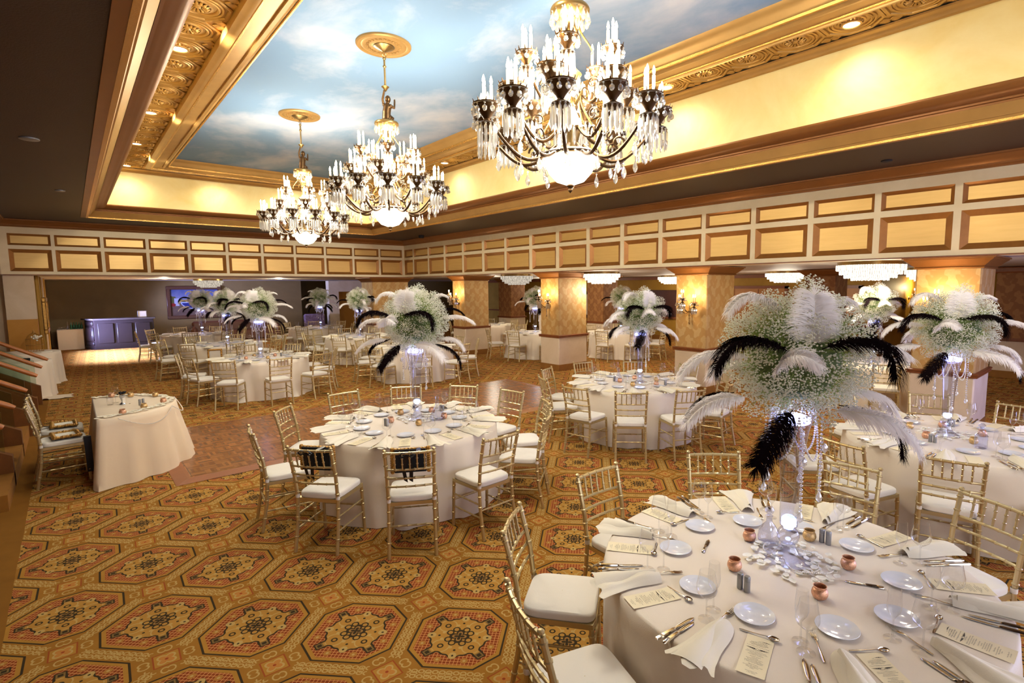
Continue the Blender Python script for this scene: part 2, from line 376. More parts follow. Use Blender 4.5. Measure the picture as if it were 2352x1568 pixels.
# dark soffit with the coffer opening
CO=(.45,7.40,-2.6,16.5)
b=MB()
for (x0,x1,y0,y1) in ((-5,CO[0],-3.5,YB),(CO[1],XR,-3.5,YB),(CO[0],CO[1],CO[3],YB),(CO[0],CO[1],-3.5,CO[2])): b.quad((x0,y0,ZS),(x1,y0,ZS),(x1,y1,ZS),(x0,y1,ZS))
struct(b.build('ceiling_soffit',M['soffit'],smooth=False))
ring('trim_1',CO,[(-.14,3.932),(-.14,3.912),(-.05,3.905),(-.05,3.915)],M['gold_dark'])
ring('trim_2',CO,[(-.05,3.915),(-.05,3.9),(-.005,3.9),(0,3.93)],M['bead'])
ring('trim_3',CO,[(.0,3.925),(.015,3.95),(.03,3.95),(.12,4.06)],M['gold'])
ring('trim_4',CO,[(.12,4.055),(.125,4.075),(.15,4.08),(.155,4.1),(.18,4.1),(.205,4.105),(.235,4.105),(.27,4.118),(.3,4.14),(.325,4.165),(.335,4.19),(.33,4.21)],M['gold_dark'])
W=.325
b=MB(); x0,x1,y0,y1=CO[0]+W,CO[1]-W,CO[2]+W,CO[3]-W; ZT=5.08
b.grid([[(x0,y0,4.17),(x1,y0,4.17),(x1,y1,4.17),(x0,y1,4.17)],[(x0,y0,ZT),(x1,y0,ZT),(x1,y1,ZT),(x0,y1,ZT)]],closed=True); struct(b.build('wall_coffer',M['yellow'],smooth=False))
R2=(x0,x1,y0,y1)
ring('trim_5',R2,[(0,4.99),(.012,5.0),(.03,5.005),(.045,5.03),(.075,5.045),(.1,5.06),(.1,5.08)],M['gold'])
TB=.105; TW=.61
ring('ceiling_band',R2,[(.09,5.1),(TB+TW+.02,5.1)],M['tile'])
ring('trim_6',R2,[(TB+TW,5.1),(TB+TW,5.0),(TB+TW+.03,4.99),(TB+TW+.05,4.975),(TB+TW+.09,4.97),(TB+TW+.1,5.0),(TB+TW+.13,5.005)],M['gold'])
ring('trim_7',R2,[(TB+TW+.098,4.99),(TB+TW+.11,4.982),(TB+TW+.13,4.985),(TB+TW+.135,5.0)],M['bead'])
ring('trim_8',R2,[(TB+TW+.13,5.0),(TB+TW+.3,5.02)],M['gold'])
ring('trim_9',R2,[(TB+TW+.3,5.02),(TB+TW+.3,4.995),(TB+TW+.34,4.99),(TB+TW+.36,5.01),(TB+TW+.4,5.03),(TB+TW+.43,5.07),(TB+TW+.45,5.12),(TB+TW+.49,5.15),(TB+TW+.52,5.2)],M['gold'])
ring('trim_10',R2,[(TB+TW+.392,5.02),(TB+TW+.40,5.008),(TB+TW+.42,5.014),(TB+TW+.43,5.04)],M['bead'])
sk=TB+TW+.515
plane('ceiling',[(x0+sk,y0+sk,5.2),(x1-sk,y0+sk,5.2),(x1-sk,y1-sk,5.2),(x0+sk,y1-sk,5.2)],M['sky'])
plane('ceiling_upper',[(-5,-3.5,5.4),(XR,-3.5,5.4),(XR,YB,5.4),(-5,YB,5.4)],M['white_ceiling'])
# octagon ceiling tiles (children of the band)
band=bpy.data.objects['ceiling_band']
def tile_mesh(rosette=True):
    b=MB(); h=TW/2
    for (r,dz) in ((.0,0),):
        A=PI/8; k=1/math.cos(PI/8)
        b.lathe([(h*.985*k,0),(h*.985*k,-.016),(h*.93*k,-.022),(h*.87*k,-.016),(h*.85*k,-.002)],8,(0,0,0),a0=A)
    for r in (.245,.205):
        b.lathe([(r,0),(r,-.012),(r-.012,-.02),(r-.026,-.012),(r-.03,0)],32)
    if rosette:
        b.lathe([(.145,0),(.14,-.012),(.12,-.014),(.118,0)],28)
        for i in range(14):
            a=2*PI*i/14; b.tube([(.045*math.cos(a),.045*math.sin(a),-.006),(.085*math.cos(a),.085*math.sin(a),-.02),(.12*math.cos(a),.12*math.sin(a),-.004)],[.006,.016,.004],6)
        b.ball((0,0,-.008),.035,12,6,.6)
    for i in range(4):
        a=PI/4+PI/2*i; c,s=math.cos(a),math.sin(a); r=h*1.2
        b.box((r*c,r*s,-.006),(.1,.1,.02),a,.008)
    return b.mesh('tile_relief',M['tile'],ang=30)
tm=tile_mesh()
xr_,xl_=R2[1]-TB-TW/2,R2[0]+TB+TW/2; yb_=R2[3]-TB-TW/2
spots=[]
k=0
while yb_-k*TW>R2[2]+.6:
    y=yb_-k*TW
    for x in (xr_,xl_): link('tile',tm,band,(x,y,5.1))
    if k in (0,4,8,13,17,21): spots.append((xl_,y))
    if k in (0,4,8,13,18,22,26): spots.append((xr_,y))
    k+=1
nx=int(round((xr_-xl_)/TW)); 
for i in range(1,nx):
    x=xl_+(xr_-xl_)*i/nx; link('tile',tm,band,(x,yb_,5.1))
    if i==3 or i==nx-3: spots.append((x,yb_))
# recessed downlights on the octagon band
def downlight_mesh():
    b=MB(); b.lathe([(.105,0),(.105,-.012),(.085,-.016),(.078,-.004)],24); me=b.mesh('downlight_ring',M['gold']); 
    d=MB(); d.lathe([(.079,-.006),(.04,-.008),(.002,-.009)],24); return me,d.mesh('downlight_lens',M['disc'])
DLr,DLl=downlight_mesh()
def downlight(x,y,z,label,group):
    e=link('recessed_downlight',DLr,None,(x,y,z)); tag(e,label,'ceiling light',group); link('lamp',DLl,e); return e
LIGHTS=[]
def light(kind,name,loc,energy,color=(1,.84,.62),size=.1,rot=None,**kw):
    l=bpy.data.lights.new(name,kind); l.energy=energy; l.color=color
    if kind in('POINT','SPOT'): l.shadow_soft_size=size
    for k_,v_ in kw.items(): setattr(l,k_,v_)
    o=bpy.data.objects.new(name,l); COL.objects.link(o); o.location=loc
    if rot: o.rotation_euler=rot
    return o
WARM=(1,.93,.76)
ns={'l':0,'r':0,'b':0}
for (x,y) in spots:
    side='l' if abs(x-xl_)<.01 and y<yb_-.01 else ('r' if abs(x-xr_)<.01 and y<yb_-.01 else 'b')
    where={'l':'dark-soffit side of the tile band','r':'wall-panel side of the tile band','b':'far end of the tile band'}[side]
    downlight(x,y,5.074,f'lit downlight, {ORD[ns[side]]} from the far corner on the {where}' if side!='b' else f'lit recessed downlight, {ORD[ns[side]]} along the {where}','downlights in the octagon band'); ns[side]+=1
    light('SPOT','downlight_spot',(x,y,5.04),62,WARM,.12,(0,0,0),spot_size=math.radians(158),spot_blend=1.0)
# fill spots without fittings, added to brighten the wall panels across the room
def aim(name,src,dst,energy,size,deg):
    d=V(dst)-V(src); light('SPOT',name,src,energy,WARM,size,d.to_track_quat('-Z','Y').to_euler(),spot_size=math.radians(deg),spot_blend=.8)
for y in (-.5,3.2,7.0,10.8,14.4): aim('panel_fill_spot',(1.3,y,4.98),(9.33,y+.6,2.6),330,.12,74)
for x in (1.6,4.0,6.4): aim('panel_fill_spot',(x,3.0,4.98),(x-.2,18.2,3.1),1000,.12,40)
# fascia walls with recessed panels
def fascia(name,axis,fixed,a0,a1,spans,z0,z1,inward):
    """flat cream face at fixed coordinate; spans = panel intervals along the wall"""
    def P(a,z,off=0):
        return (a,fixed-inward*0+off,z) if axis=='x' else (fixed+off,a,z)
    b=MB(); ZR=[(2.69,3.226),(3.32,3.60)]
    for lo,hi in ((z0,2.69),(3.226,3.32),(3.60,z1)): b.quad(P(a0,lo),P(a1,lo),P(a1,hi),P(a0,hi))
    edges=[a0]+[e for s in spans for e in s]+[a1]
    for lo,hi in ZR:
        for i in range(0,len(edges),2): b.quad(P(edges[i],lo),P(edges[i+1],lo),P(edges[i+1],hi),P(edges[i],hi))
    b.quad(P(a0,z0),P(a1,z0),P(a1,z0,.45),P(a0,z0,.45))
    o=struct(b.build(name,M['cream'],smooth=False))
    for s in spans:
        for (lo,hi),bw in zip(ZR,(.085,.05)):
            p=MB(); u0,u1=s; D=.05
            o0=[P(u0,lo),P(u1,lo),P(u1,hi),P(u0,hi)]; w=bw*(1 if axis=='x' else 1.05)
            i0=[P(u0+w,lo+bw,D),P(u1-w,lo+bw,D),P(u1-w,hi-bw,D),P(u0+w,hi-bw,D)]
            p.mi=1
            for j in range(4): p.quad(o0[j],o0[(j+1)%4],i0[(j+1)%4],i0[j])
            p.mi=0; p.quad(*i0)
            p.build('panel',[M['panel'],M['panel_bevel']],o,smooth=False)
    return o
bs=[(-1.04,-.27)]+[(-.20+.957*i,.685+.957*i) for i in range(10)]
bs=[(a,min(b_,9.25)) for a,b_ in bs]
fascia('wall_back','x',YB,-1.2,XR,bs,2.6,ZS,1)
rsp=[(17.57,18.19),(16.49,17.47),(15.44,16.40),(14.34,15.33),(13.25,14.24),(12.15,13.13),(11.05,12.05),(10.0,10.93),(8.93,9.88),(7.88,8.82),(6.84,7.77),(5.82,6.74),(4.81,5.73),(3.81,4.72),(2.83,3.72),(1.84,2.74),(.86,1.75),(-.13,.77),(-1.12,-.22),(-2.1,-1.2),(-3.1,-2.2)]
fascia('wall_right','y',XR,-3.5,YB,rsp[::-1],2.6,ZS,1)
ring('trim_11',(-1.2,XR,-3.5,YB),[(0,3.755),(.012,3.76),(.02,3.78),(.045,3.79),(.05,3.81),(.075,3.83),(.09,3.86),(.13,3.89),(.135,3.905),(.16,3.91),(.165,3.93)],M['gold_dark'])
ring('trim_12',(-1.2,XR,-3.5,YB),[(0,2.615),(.018,2.612),(.022,2.596),(0,2.594)],M['walnut'])
# outer shell
b=MB(); b.quad((-1.2,14.0,2.6),(-1.2,YB,2.6),(-1.2,YB,ZS),(-1.2,14.0,ZS)); b.quad((-5,14.0,2.6),(-1.2,14.0,2.6),(-1.2,14.0,ZS),(-5,14.0,ZS)); b.quad((-5,-3.5,0),(-5,15,0),(-5,15,ZS),(-5,-3.5,ZS)); b.quad((-2.4,14.6,0),(-2.4,18.9,0),(-2.4,18.9,2.6),(-2.4,14.6,2.6)); b.quad((-5,14.6,0),(-2.4,14.6,0),(-2.4,14.6,2.6),(-5,14.6,2.6)); b.quad((-2.4,18.9,0),(-1.2,18.9,0),(-1.2,18.9,2.6),(-2.4,18.9,2.6)); b.quad((-5,14,2.605),(-1.2,14,2.605),(-1.2,18.9,2.605),(-5,18.9,2.605)); struct(b.build('wall_left',M['pale'],smooth=False))
plane('wall_front',[(-5,-3.5,0),(28,-3.5,0),(28,-3.5,5.4),(-5,-3.5,5.4)],M['pale'])
b=MB(); b.quad((XR,-3.5,2.612),(28,-3.5,2.612),(28,31,2.612),(XR,31,2.612)); b.quad((-1.2,YB,2.612),(XR,YB,2.612),(XR,31,2.612),(-1.2,31,2.612)); struct(b.build('ceiling_side',M['white_ceiling'],smooth=False))
# pier, pilasters and far room behind the back fascia
b=MB(); b.box((-.93,18.66,2.06),(.54,.6,1.1)); struct(b.build('pillar_left_upper',M['pale'],smooth=False))
b=MB(); b.box((-.93,18.66,.755),(.545,.61,1.51)); struct(b.build('pillar_left_lower',M['tan'],smooth=False))
b=MB(); b.quad((-.66,18.9,0),(-.66,28,0),(-.66,28,2.61),(-.66,18.9,2.61)); struct(b.build('wall_far_left',M['taupe'],smooth=False))
for i,y in enumerate((19.0,20.3,21.5,23.0)):
    b=MB(); b.box((-.62,y,1.3),(.08,.32,2.6),0,.02); struct(b.build('trim_%d'%(13+i),M['mustard' if i!=2 else 'pale']))
plane('wall_far_back',[(-.66,28,0),(8.66,28,0),(8.66,28,2.61),(-.66,28,2.61)],M['taupe'])
b=MB(); b.quad((8.66,28,0),(8.66,29.8,0),(8.66,29.8,2.61),(8.66,28,2.61)); b.quad((8.66,29.8,0),(28,29.8,0),(28,29.8,2.61),(8.66,29.8,2.61)); struct(b.build('wall_far_niche',M['taupe'],smooth=False))
b=MB(); b.box((10.1,27.7,1.3),(.5,.4,2.6)); b.box((11.6,27.7,2.33),(2.5,.4,.56)); struct(b.build('wall_far_surround',M['pale'],smooth=False))
b=MB(); b.quad((10.3,27.9,0),(12.9,27.9,0),(12.9,27.9,2.2),(10.3,27.9,2.2)); struct(b.build('door_1',M['tan'],smooth=False))
# far right walls
b=MB(); 
b.quad((18.5,5.3,0),(18.5,29.8,0),(18.5,29.8,2.61),(18.5,5.3,2.61)); b.quad((18.5,5.3,0),(25,5.3,0),(25,5.3,2.61),(18.5,5.3,2.61)); b.quad((25,-3.5,0),(25,5.3,0),(25,5.3,2.61),(25,-3.5,2.61))
struct(b.build('wall_far_right',M['mustard'],smooth=False))
b=MB(); b.box((18.46,16.5,.91),(.06,22.4,.07)); b.box((21.7,5.26,.91),(6.5,.06,.07)); struct(b.build('trim_17',M['walnut'],smooth=False))
b=MB(); b.box((18.44,16.5,2.54),(.1,22.4,.12)); b.box((21.7,5.24,2.54),(6.5,.1,.12)); struct(b.build('trim_18',M['walnut'],smooth=False))
b=MB(); b.box((18.47,16.5,.08),(.04,22.4,.16)); b.box((21.7,5.27,.08),(6.5,.04,.16)); struct(b.build('baseboard_right',M['base'],smooth=False))
for k,(ya,yb) in enumerate(((8.2,10.1),(5.9,6.9))):
    d=MB(); d.box((18.47,(ya+yb)/2,1.05),(.05,yb-ya,2.1)); o=struct(d.build('door_%d'%(k+2),M['door'],smooth=False))
    f=MB()
    for yy in (ya-.05,yb+.05): f.box((18.45,yy,1.09),(.1,.1,2.18))
    f.box((18.45,(ya+yb)/2,2.15),(.1,yb-ya+.2,.1)); f.build('door_frame',M['walnut'],o,smooth=False)
    g=MB(); g.box((18.44,(ya+yb)/2,1.05),(.02,.02,2.06)); g.build('door_gap',M['walnut'],o,smooth=False)
# damask pier at the right edge
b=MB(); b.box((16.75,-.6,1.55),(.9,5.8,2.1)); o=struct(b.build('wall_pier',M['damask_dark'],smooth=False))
b=MB(); b.box((16.75,-.6,.48),(.92,5.82,.8)); b.build('wainscot',M['pale'],o,smooth=False)
b=MB(); b.box((16.75,-.6,.91),(.98,5.9,.07),0,.015); b.build('chair_rail',M['walnut'],o); b=MB(); b.box((16.75,-.6,2.53),(1.06,5.96,.14),0,.03); b.build('crown',M['walnut'],o)
b=MB(); b.box((16.75,-.6,.09),(.96,5.88,.17)); b.build('base_band',M['base'],o,smooth=False)
# columns
def column(name,x0,x1,y0,y1,dark=False,top=2.6):
    cx,cy,w,d=(x0+x1)/2,(y0+y1)/2,x1-x0,y1-y0
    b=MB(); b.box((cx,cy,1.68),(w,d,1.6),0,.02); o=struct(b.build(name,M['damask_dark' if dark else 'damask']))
    b=MB(); b.box((cx,cy,.5),(w+.012,d+.012,.8),0,.02); b.build('plinth',M['pale'],o)
    b=MB(); b.box((cx,cy,.085),(w+.03,d+.03,.17),0,.01); b.build('base_band',M['base'],o)
    b=MB()
    pr=[(0,.875),(.035,.88),(.04,.895),(.028,.905),(.04,.915),(.045,.935),(.03,.945),(0,.95)]
    rows=[[(x0-e,y0-e,z),(x1+e,y0-e,z),(x1+e,y1+e,z),(x0-e,y1+e,z)] for e,z in pr]; b.grid(rows,closed=True); b.build('dado_rail',M['walnut'],o,ang=30)
    b=MB(); pr=[(0,2.43),(.02,2.435),(.025,2.45),(.012,2.46),(.03,2.475),(.055,2.495),(.09,2.53),(.13,2.56),(.135,2.575),(.155,2.58),(.155,top)]
    rows=[[(x0-e,y0-e,z),(x1+e,y0-e,z),(x1+e,y1+e,z),(x0-e,y1+e,z)] for e,z in pr]; b.grid(rows,closed=True); b.build('capital',M['gold_dark'],o,ang=30)
    return o
column('column_1',9.5,10.5,1.5,2.28); column('column_2',9.5,10.55,5.76,6.5); column('column_3',9.5,10.55,10.08,10.8); column('column_4',9.5,10.45,14.5,15.22); column('column_5',8.16,9.56,18.42,19.4)
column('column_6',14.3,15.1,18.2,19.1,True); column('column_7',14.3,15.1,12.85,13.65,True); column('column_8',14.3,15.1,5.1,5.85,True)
# dance floor
b=MB(); x0,x1,y0,y1=.74,7.75,7.1,10.1; e=.16
def slab(b): pass
b.quad((x0+e,y0+e,.026),(x1-e,y0+e,.026),(x1-e,y1-e,.026),(x0+e,y1-e,.026))
o=b.build('dance_floor',M['parquet'],smooth=False); tag(o,'portable parquet dance floor laid on the patterned carpet','dance floor')
b=MB(); b.grid([[(x0,y0,.004),(x1,y0,.004),(x1,y1,.004),(x0,y1,.004)],[(x0+e*.8,y0+e*.8,.024),(x1-e*.8,y0+e*.8,.024),(x1-e*.8,y1-e*.8,.024),(x0+e*.8,y1-e*.8,.024)],[(x0+e,y0+e,.026),(x1-e,y0+e,.026),(x1-e,y1-e,.026),(x0+e,y1-e,.026)]],closed=True)
b.build('edge_ramp',M['parquet_edge'],o,ang=2)
# soffit fittings
def disc(name,x,y,z,r,mat,label,cat,dz=.012):
    b=MB(); b.lathe([(r,0),(r,-dz),(r*.85,-dz*1.4),(.002,-dz*1.4)],20); return tag(b.build(name,M[mat],None,(x,y,z)),label,cat)
disc('smoke_detector',8.78,15.9,3.93,.09,'black','dark dome detector under the brown soffit near the far corner','detector',.06)
disc('air_vent',8.64,2.5,3.93,.07,'black','small black round vent in the brown soffit above the wall panels','vent')
disc('air_vent',-.22,8.5,3.93,.09,'metal_grey','pale round vent in the dark left soffit','vent')
disc('air_vent',.0,12.5,3.93,.07,'metal_grey','small grey vent farther along the dark left soffit','vent')
# ------------------------------------------------------------------ furniture and tableware prototypes
YAW=math.radians(41.555)
def bamboo(pts,r,rings,n=8,grow=1.32,hw=.006):
    """polyline with ring swellings at the given fractions of its length; returns points and radii"""
    pts=[V(p) for p in pts]; L=[0]
    for a,b in zip(pts,pts[1:]): L.append(L[-1]+(b-a).length)
    T=L[-1]
    def at(s):
        s=max(0,min(T,s))
        for i in range(len(pts)-1):
            if s<=L[i+1]+1e-9: return pts[i].lerp(pts[i+1],(s-L[i])/max(1e-9,L[i+1]-L[i]))
        return pts[-1]
    ev=[(s,r) for s in L]
    for f in rings:
        s=f*T; ev=[e for e in ev if abs(e[0]-s)>hw*1.6 or e[0] in(0,T)]
        ev+= [(s-hw*1.2,r),(s-hw*.5,r*grow),(s+hw*.5,r*grow),(s+hw*1.2,r)]
    ev.sort(); return [at(s) for s,_ in ev],[q for _,q in ev]
def chair_parts():
    P=[]
    def add(name,b,mat): P.append((name,b,mat))
    sf=MB(); sf.prism([(-.185,-.2),(.185,-.2),(.2,.19),(.12,.205),(-.12,.205),(-.2,.19)],.425,.455); add('seat_frame',sf,'chair')
    c=MB(); out=[]
    for k in range(40):
        a=2*PI*k/40; ca,sa=math.cos(a),math.sin(a); e=.32
        x=math.copysign(abs(ca)**e,ca)*(.192+.012*sa); y=math.copysign(abs(sa)**e,sa)*.2; out.append((x,y))
    rows=[]
    for s,z in ((.97,.455),(1.0,.462),(1.0,.488),(.985,.496),(.95,.503),(.7,.509),(.3,.512),(.01,.513)): rows.append([(x*s,y*s,z) for x,y in out])
    c.grid(rows,closed=True); add('cushion',c,'cushion')
    for sx in (-1,1):
        b=MB(); p,r=bamboo([(sx*.198,.195,0),(sx*.19,.182,.43)],.0145,[.3,.62,.9]); b.tube(p,r,8); add('leg',b,'chair')
    for sx in (-1,1):
        b=MB(); p,r=bamboo([(sx*.19,-.262,0),(sx*.186,-.215,.25),(sx*.184,-.2,.45),(sx*.188,-.225,.66),(sx*.193,-.285,.905)],.0148,[.14,.32,.42,.56,.66,.76,.87,.965]); b.tube(p,r,8)
        b.ball((sx*.194,-.289,.921),.0165,8,5,.8); add('back_post',b,'chair')
        t=MB(); t.lathe([(.0175,.458),(.018,.488)],10,(sx*.184,-.201,0)); add('cushion_tie',t,'cushion')
    def yb(z): return -.2-(z-.45)*.19 if z>.45 else -.2
    def rail(z,bow,r,n): 
        b=MB(); p,rr=bamboo([(x,yb(z)-bow*(1-(x/.19)**2),z) for x in (-.188,-.1,0,.1,.188)],r,n,8,1.3,.005); b.tube(p,rr,7); return b
    add('top_rail',rail(.898,.02,.0115,[.12,.3,.5,.7,.88]),'chair')
    for z in (.753,.678,.602): add('back_rail',rail(z,.018,.009,[.2,.4,.6,.8]),'chair')
    for x in (-.118,-.059,0,.059,.118):
        b=MB(); bow=.019*(1-(x/.19)**2); p,r=bamboo([(x,yb(.755)-bow,.755),(x,yb(.825)-bow-.002,.825),(x,yb(.898)-bow,.898)],.0068,[.33,.67],6,1.5,.005); b.tube(p,r,6); add('spindle',b,'chair')
    for sx in (-1,1):
        for z in (.31,.19):
            b=MB(); p,r=bamboo([(sx*.193,.187,z),(sx*.187,-.225,z)],.0078,[.2,.4,.6,.8],6,1.3,.005); b.tube(p,r,6); add('stretcher',b,'chair')
    for y,z in ((-.22,.26),(.188,.25)):
        b=MB(); p,r=bamboo([(-.19,y,z),(.19,y,z)],.0078,[.2,.4,.6,.8],6,1.3,.005); b.tube(p,r,6); add('stretcher',b,'chair')
    return P
CP=chair_parts()
CM=[(n,b.mesh('chair_'+n,M[m]),m) for n,b,m in CP]
fm=MB(); fmi=MB()
for n,b,m in CP:
    off=len(fm.v); fm.v+=b.v; fm.f+=[tuple(i+off for i in f) for f in b.f]; fm.m+=[0 if m=='chair' else 1]*len(b.f)
CFAR=fm.mesh('chair_whole',[M['chair'],M['cushion']])
def chair(x,y,face,label,group,far=False):
    """origin on the carpet under the seat; face = heading (radians) the sitter looks"""
    rz=face-PI/2
    if far: return tag(link('chiavari_chair',CFAR,None,(x,y,0),rz),label,'chair',group)
    e=empty('chiavari_chair',(x,y,0),rz); tag(e,label,'chair',group)
    for n,me,m in CM: link(n,me,e)
    return e
# ---- tablecloths
def cloth_mesh(seed,R=.925,H=.762,N=180,seats=()):
    """seats: (origin x, origin y, heading) of chairs in the cloth's own frame; the hanging cloth gives way where a seat is pushed in"""
    rnd=random.Random(seed); b=MB()
    fr=[(rnd.choice((9,10,11,12)),rnd.uniform(0,6.28),1.0),(rnd.choice((17,19)),rnd.uniform(0,6.28),.55),(rnd.choice((5,6,7)),rnd.uniform(0,6.28),.6),(27,rnd.uniform(0,6.28),.25)]
    lim=[9.0]*N
    for (ox,oy,f) in seats:
        c,s_=math.cos(f),math.sin(f)
        for k in range(N):
            a=2*PI*k/N; best=9
            for i in range(-8,9):   # front edge and sides of the seat
                for q in ((.225,i*.03),(.225-abs(i)*.05,.245 if i>0 else -.245)):
                    px,py=ox+c*q[0]-s_*q[1],oy+s_*q[0]+c*q[1]; d=(math.atan2(py,px)-a+PI)%(2*PI)-PI
                    if abs(d)<.03: best=min(best,math.hypot(px,py))
            lim[k]=min(lim[k],best)
    lim=[min(lim[(k+j)%N]+abs(j)*.006 for j in range(-8,9)) for k in range(N)]
    rows=[]
    for r in (.004,.3,.6,.85): rows.append([(r*math.cos(2*PI*k/N),r*math.sin(2*PI*k/N),H) for k in range(N)])
    rows.append([((R-.02)*math.cos(2*PI*k/N),(R-.02)*math.sin(2*PI*k/N),H) for k in range(N)])
    rows.append([((R-.004)*math.cos(2*PI*k/N),(R-.004)*math.sin(2*PI*k/N),H-.006) for k in range(N)])
    for i in range(1,13):
        t=i/12; z=(H-.012)*(1-t)+.006*t; row=[]
        for k in range(N):
            a=2*PI*k/N; w=sum(A*math.cos(n*a+p+.25*t*math.sin(3*a)) for n,p,A in fr)
            amp=.028*t**.8; r=R+.045*t+amp*w+(.03*max(0,w)*(t>.95))
            if z<.60: r=min(r,max(.55,lim[k]-.014))
            row.append((r*math.cos(a),r*math.sin(a),z))
        rows.append(row)
    b.grid(rows,closed=True); return b.mesh('round_cloth',M['cloth'],ang=80)
CLOTHS=[cloth_mesh(s) for s in (3,8)]
# ---- glassware
def lathe_mesh(name,prof,mat,n=24,cap0=False,cap1=False): b=MB(); b.lathe(prof,n,cap0=cap0,cap1=cap1); return b.mesh(name,mat)
WINE=lathe_mesh('wine_glass',[(.036,.0005),(.036,.002),(.012,.005),(.0042,.014),(.0036,.05),(.0036,.085),(.008,.098),(.026,.11),(.040,.124),(.0455,.14),(.0445,.16),(.038,.19),(.0325,.222)],M['glass'],22)
FLUTE=lathe_mesh('champagne_flute',[(.033,.0005),(.033,.002),(.01,.005),(.004,.013),(.0034,.055),(.0034,.088),(.01,.1),(.022,.118),(.0265,.135),(.0275,.155),(.0255,.19),(.0225,.228)],M['glass'],20)
TUMB=lathe_mesh('tumbler',[(.002,.002),(.026,.002),(.028,.006),(.033,.1)],M['glass'],18)
PLATE=lathe_mesh('bread_plate',[(.04,.0),(.048,.001),(.052,.006),(.07,.009),(.084,.0125),(.086,.0133),(.085,.0148),(.07,.0118),(.057,.0098),(.05,.006),(.002,.0055)],M['plate'],36,cap0=True)
def napkin_mesh(seed):
    rnd=random.Random(seed); b=MB(); rows=[]; n=16
    ax=rnd.uniform(-.02,.02)
    for i in range(13):
        t=i/12; r=-.15+.34*t; w=.026+.075*t**.8+.012*math.sin(5*t+seed); h=.034*(1-t)**.6*(.55+.45*math.sin(PI*min(1,t*1.6)))+.010+.004*math.sin(9*t)
        row=[]
        for k in range(n+1):
            s=-1+2*k/n; y=s*w+ax*t+ (.02*t*t if s>0 else 0)
            z=h*(1-abs(s)**2.2)+.004*math.cos(s*11+seed)*t+.003
            dr=-.03*abs(s)*t+ .018*t*math.sin(7*s+seed)*(t>.8)
            row.append((r+dr,y,max(.002,z)))
        rows.append(row)
    b.grid(rows)
    rows2=[]
    for i in range(9):
        t=i/8; r=-.13+.31*t; w=.016+.05*t
        rows2.append([(r,-.012+s*w,.004+.036*(1-t)**.5*(1-s*s)+.014*(1-s*s)*t+.008) for s in [-1+2*k/8 for k in range(9)]])
    b.grid(rows2)
    o=b.mesh('napkin_cloth',M['napkin'],ang=60); return o
NAPS=[napkin_mesh(s) for s in (1,2,4)]
def knife_mesh(L):
    b=MB(); rows=[]
    for t,w,h in ((0,.004,.004),(.02,.0085,.0075),(.2,.0095,.0075),(.44,.0075,.006),(.47,.0045,.005),(.5,.009,.0025),(.6,.0105,.0018),(.85,.0105,.0016),(.95,.008,.0014),(1,.001,.001)):
        x=L*(t-.5); rows.append([(x,-w,.003),(x,-w*.6,.003+h),(x,w*.6,.003+h),(x,w,.003)])
    b.grid(rows); return b.mesh('table_knife',M['steel'],ang=50)
KN=[knife_mesh(.245),knife_mesh(.215),knife_mesh(.165)]
def spoon_mesh():
    b=MB(); rows=[]
    for t,w,z in ((0,.004,.004),(.1,.006,.004),(.35,.0042,.006),(.62,.0028,.011),(.68,.005,.010)): rows.append([(.17*(t-.5),-w,z),(.17*(t-.5),0,z+.002),(.17*(t-.5),w,z)])
    b.grid(rows)
    n=len(b.v); b.lathe([(.0155,.012),(.0145,.009),(.010,.005),(.001,.0035)],16,(.17*.3,0,0),sx=1.45)
    return b.mesh('dessert_spoon',M['steel'],ang=60)
SPOON=spoon_mesh()
def fork_mesh():
    b=MB(); rows=[]
    for t,w,z in ((0,.004,.004),(.1,.0065,.004),(.35,.0045,.006),(.62,.003,.012),(.7,.009,.009),(.78,.0115,.007)): rows.append([(.19*(t-.5),-w,z),(.19*(t-.5),0,z+.002),(.19*(t-.5),w,z)])
    b.grid(rows)
    for s in (-1.5,-.5,.5,1.5): b.tube([(.19*.27,s*.0064,.008),(.19*.4,s*.006,.006),(.19*.5,s*.0055,.009)],[.0022,.0019,.001],5)
    return b.mesh('dessert_fork',M['steel'],ang=60)
FORK=fork_mesh()
def text_mesh(lines,mat,name,scale=1.0):
    """lines: (text,x,y,size,shear)"""
    b=MB()
    for t,x,y,s,sh in lines:
        cu=bpy.data.curves.new('t','FONT'); cu.body=t; cu.size=s; cu.align_x='CENTER'; cu.shear=sh; cu.resolution_u=1
        ob=bpy.data.objects.new('t',cu); COL.objects.link(ob); bpy.context.view_layer.update()
        me=bpy.data.meshes.new_from_object(ob.evaluated_get(bpy.context.evaluated_depsgraph_get()))
        off=len(b.v); b.v+=[(v.co.x+x,v.co.y+y,0) for v in me.vertices]; b.f+=[tuple(i+off for i in p.vertices) for p in me.polygons]; b.m+=[0]*len(me.polygons)
        bpy.data.objects.remove(ob); bpy.data.curves.remove(cu); bpy.data.meshes.remove(me)
    return b.mesh(name,mat,smooth=False)
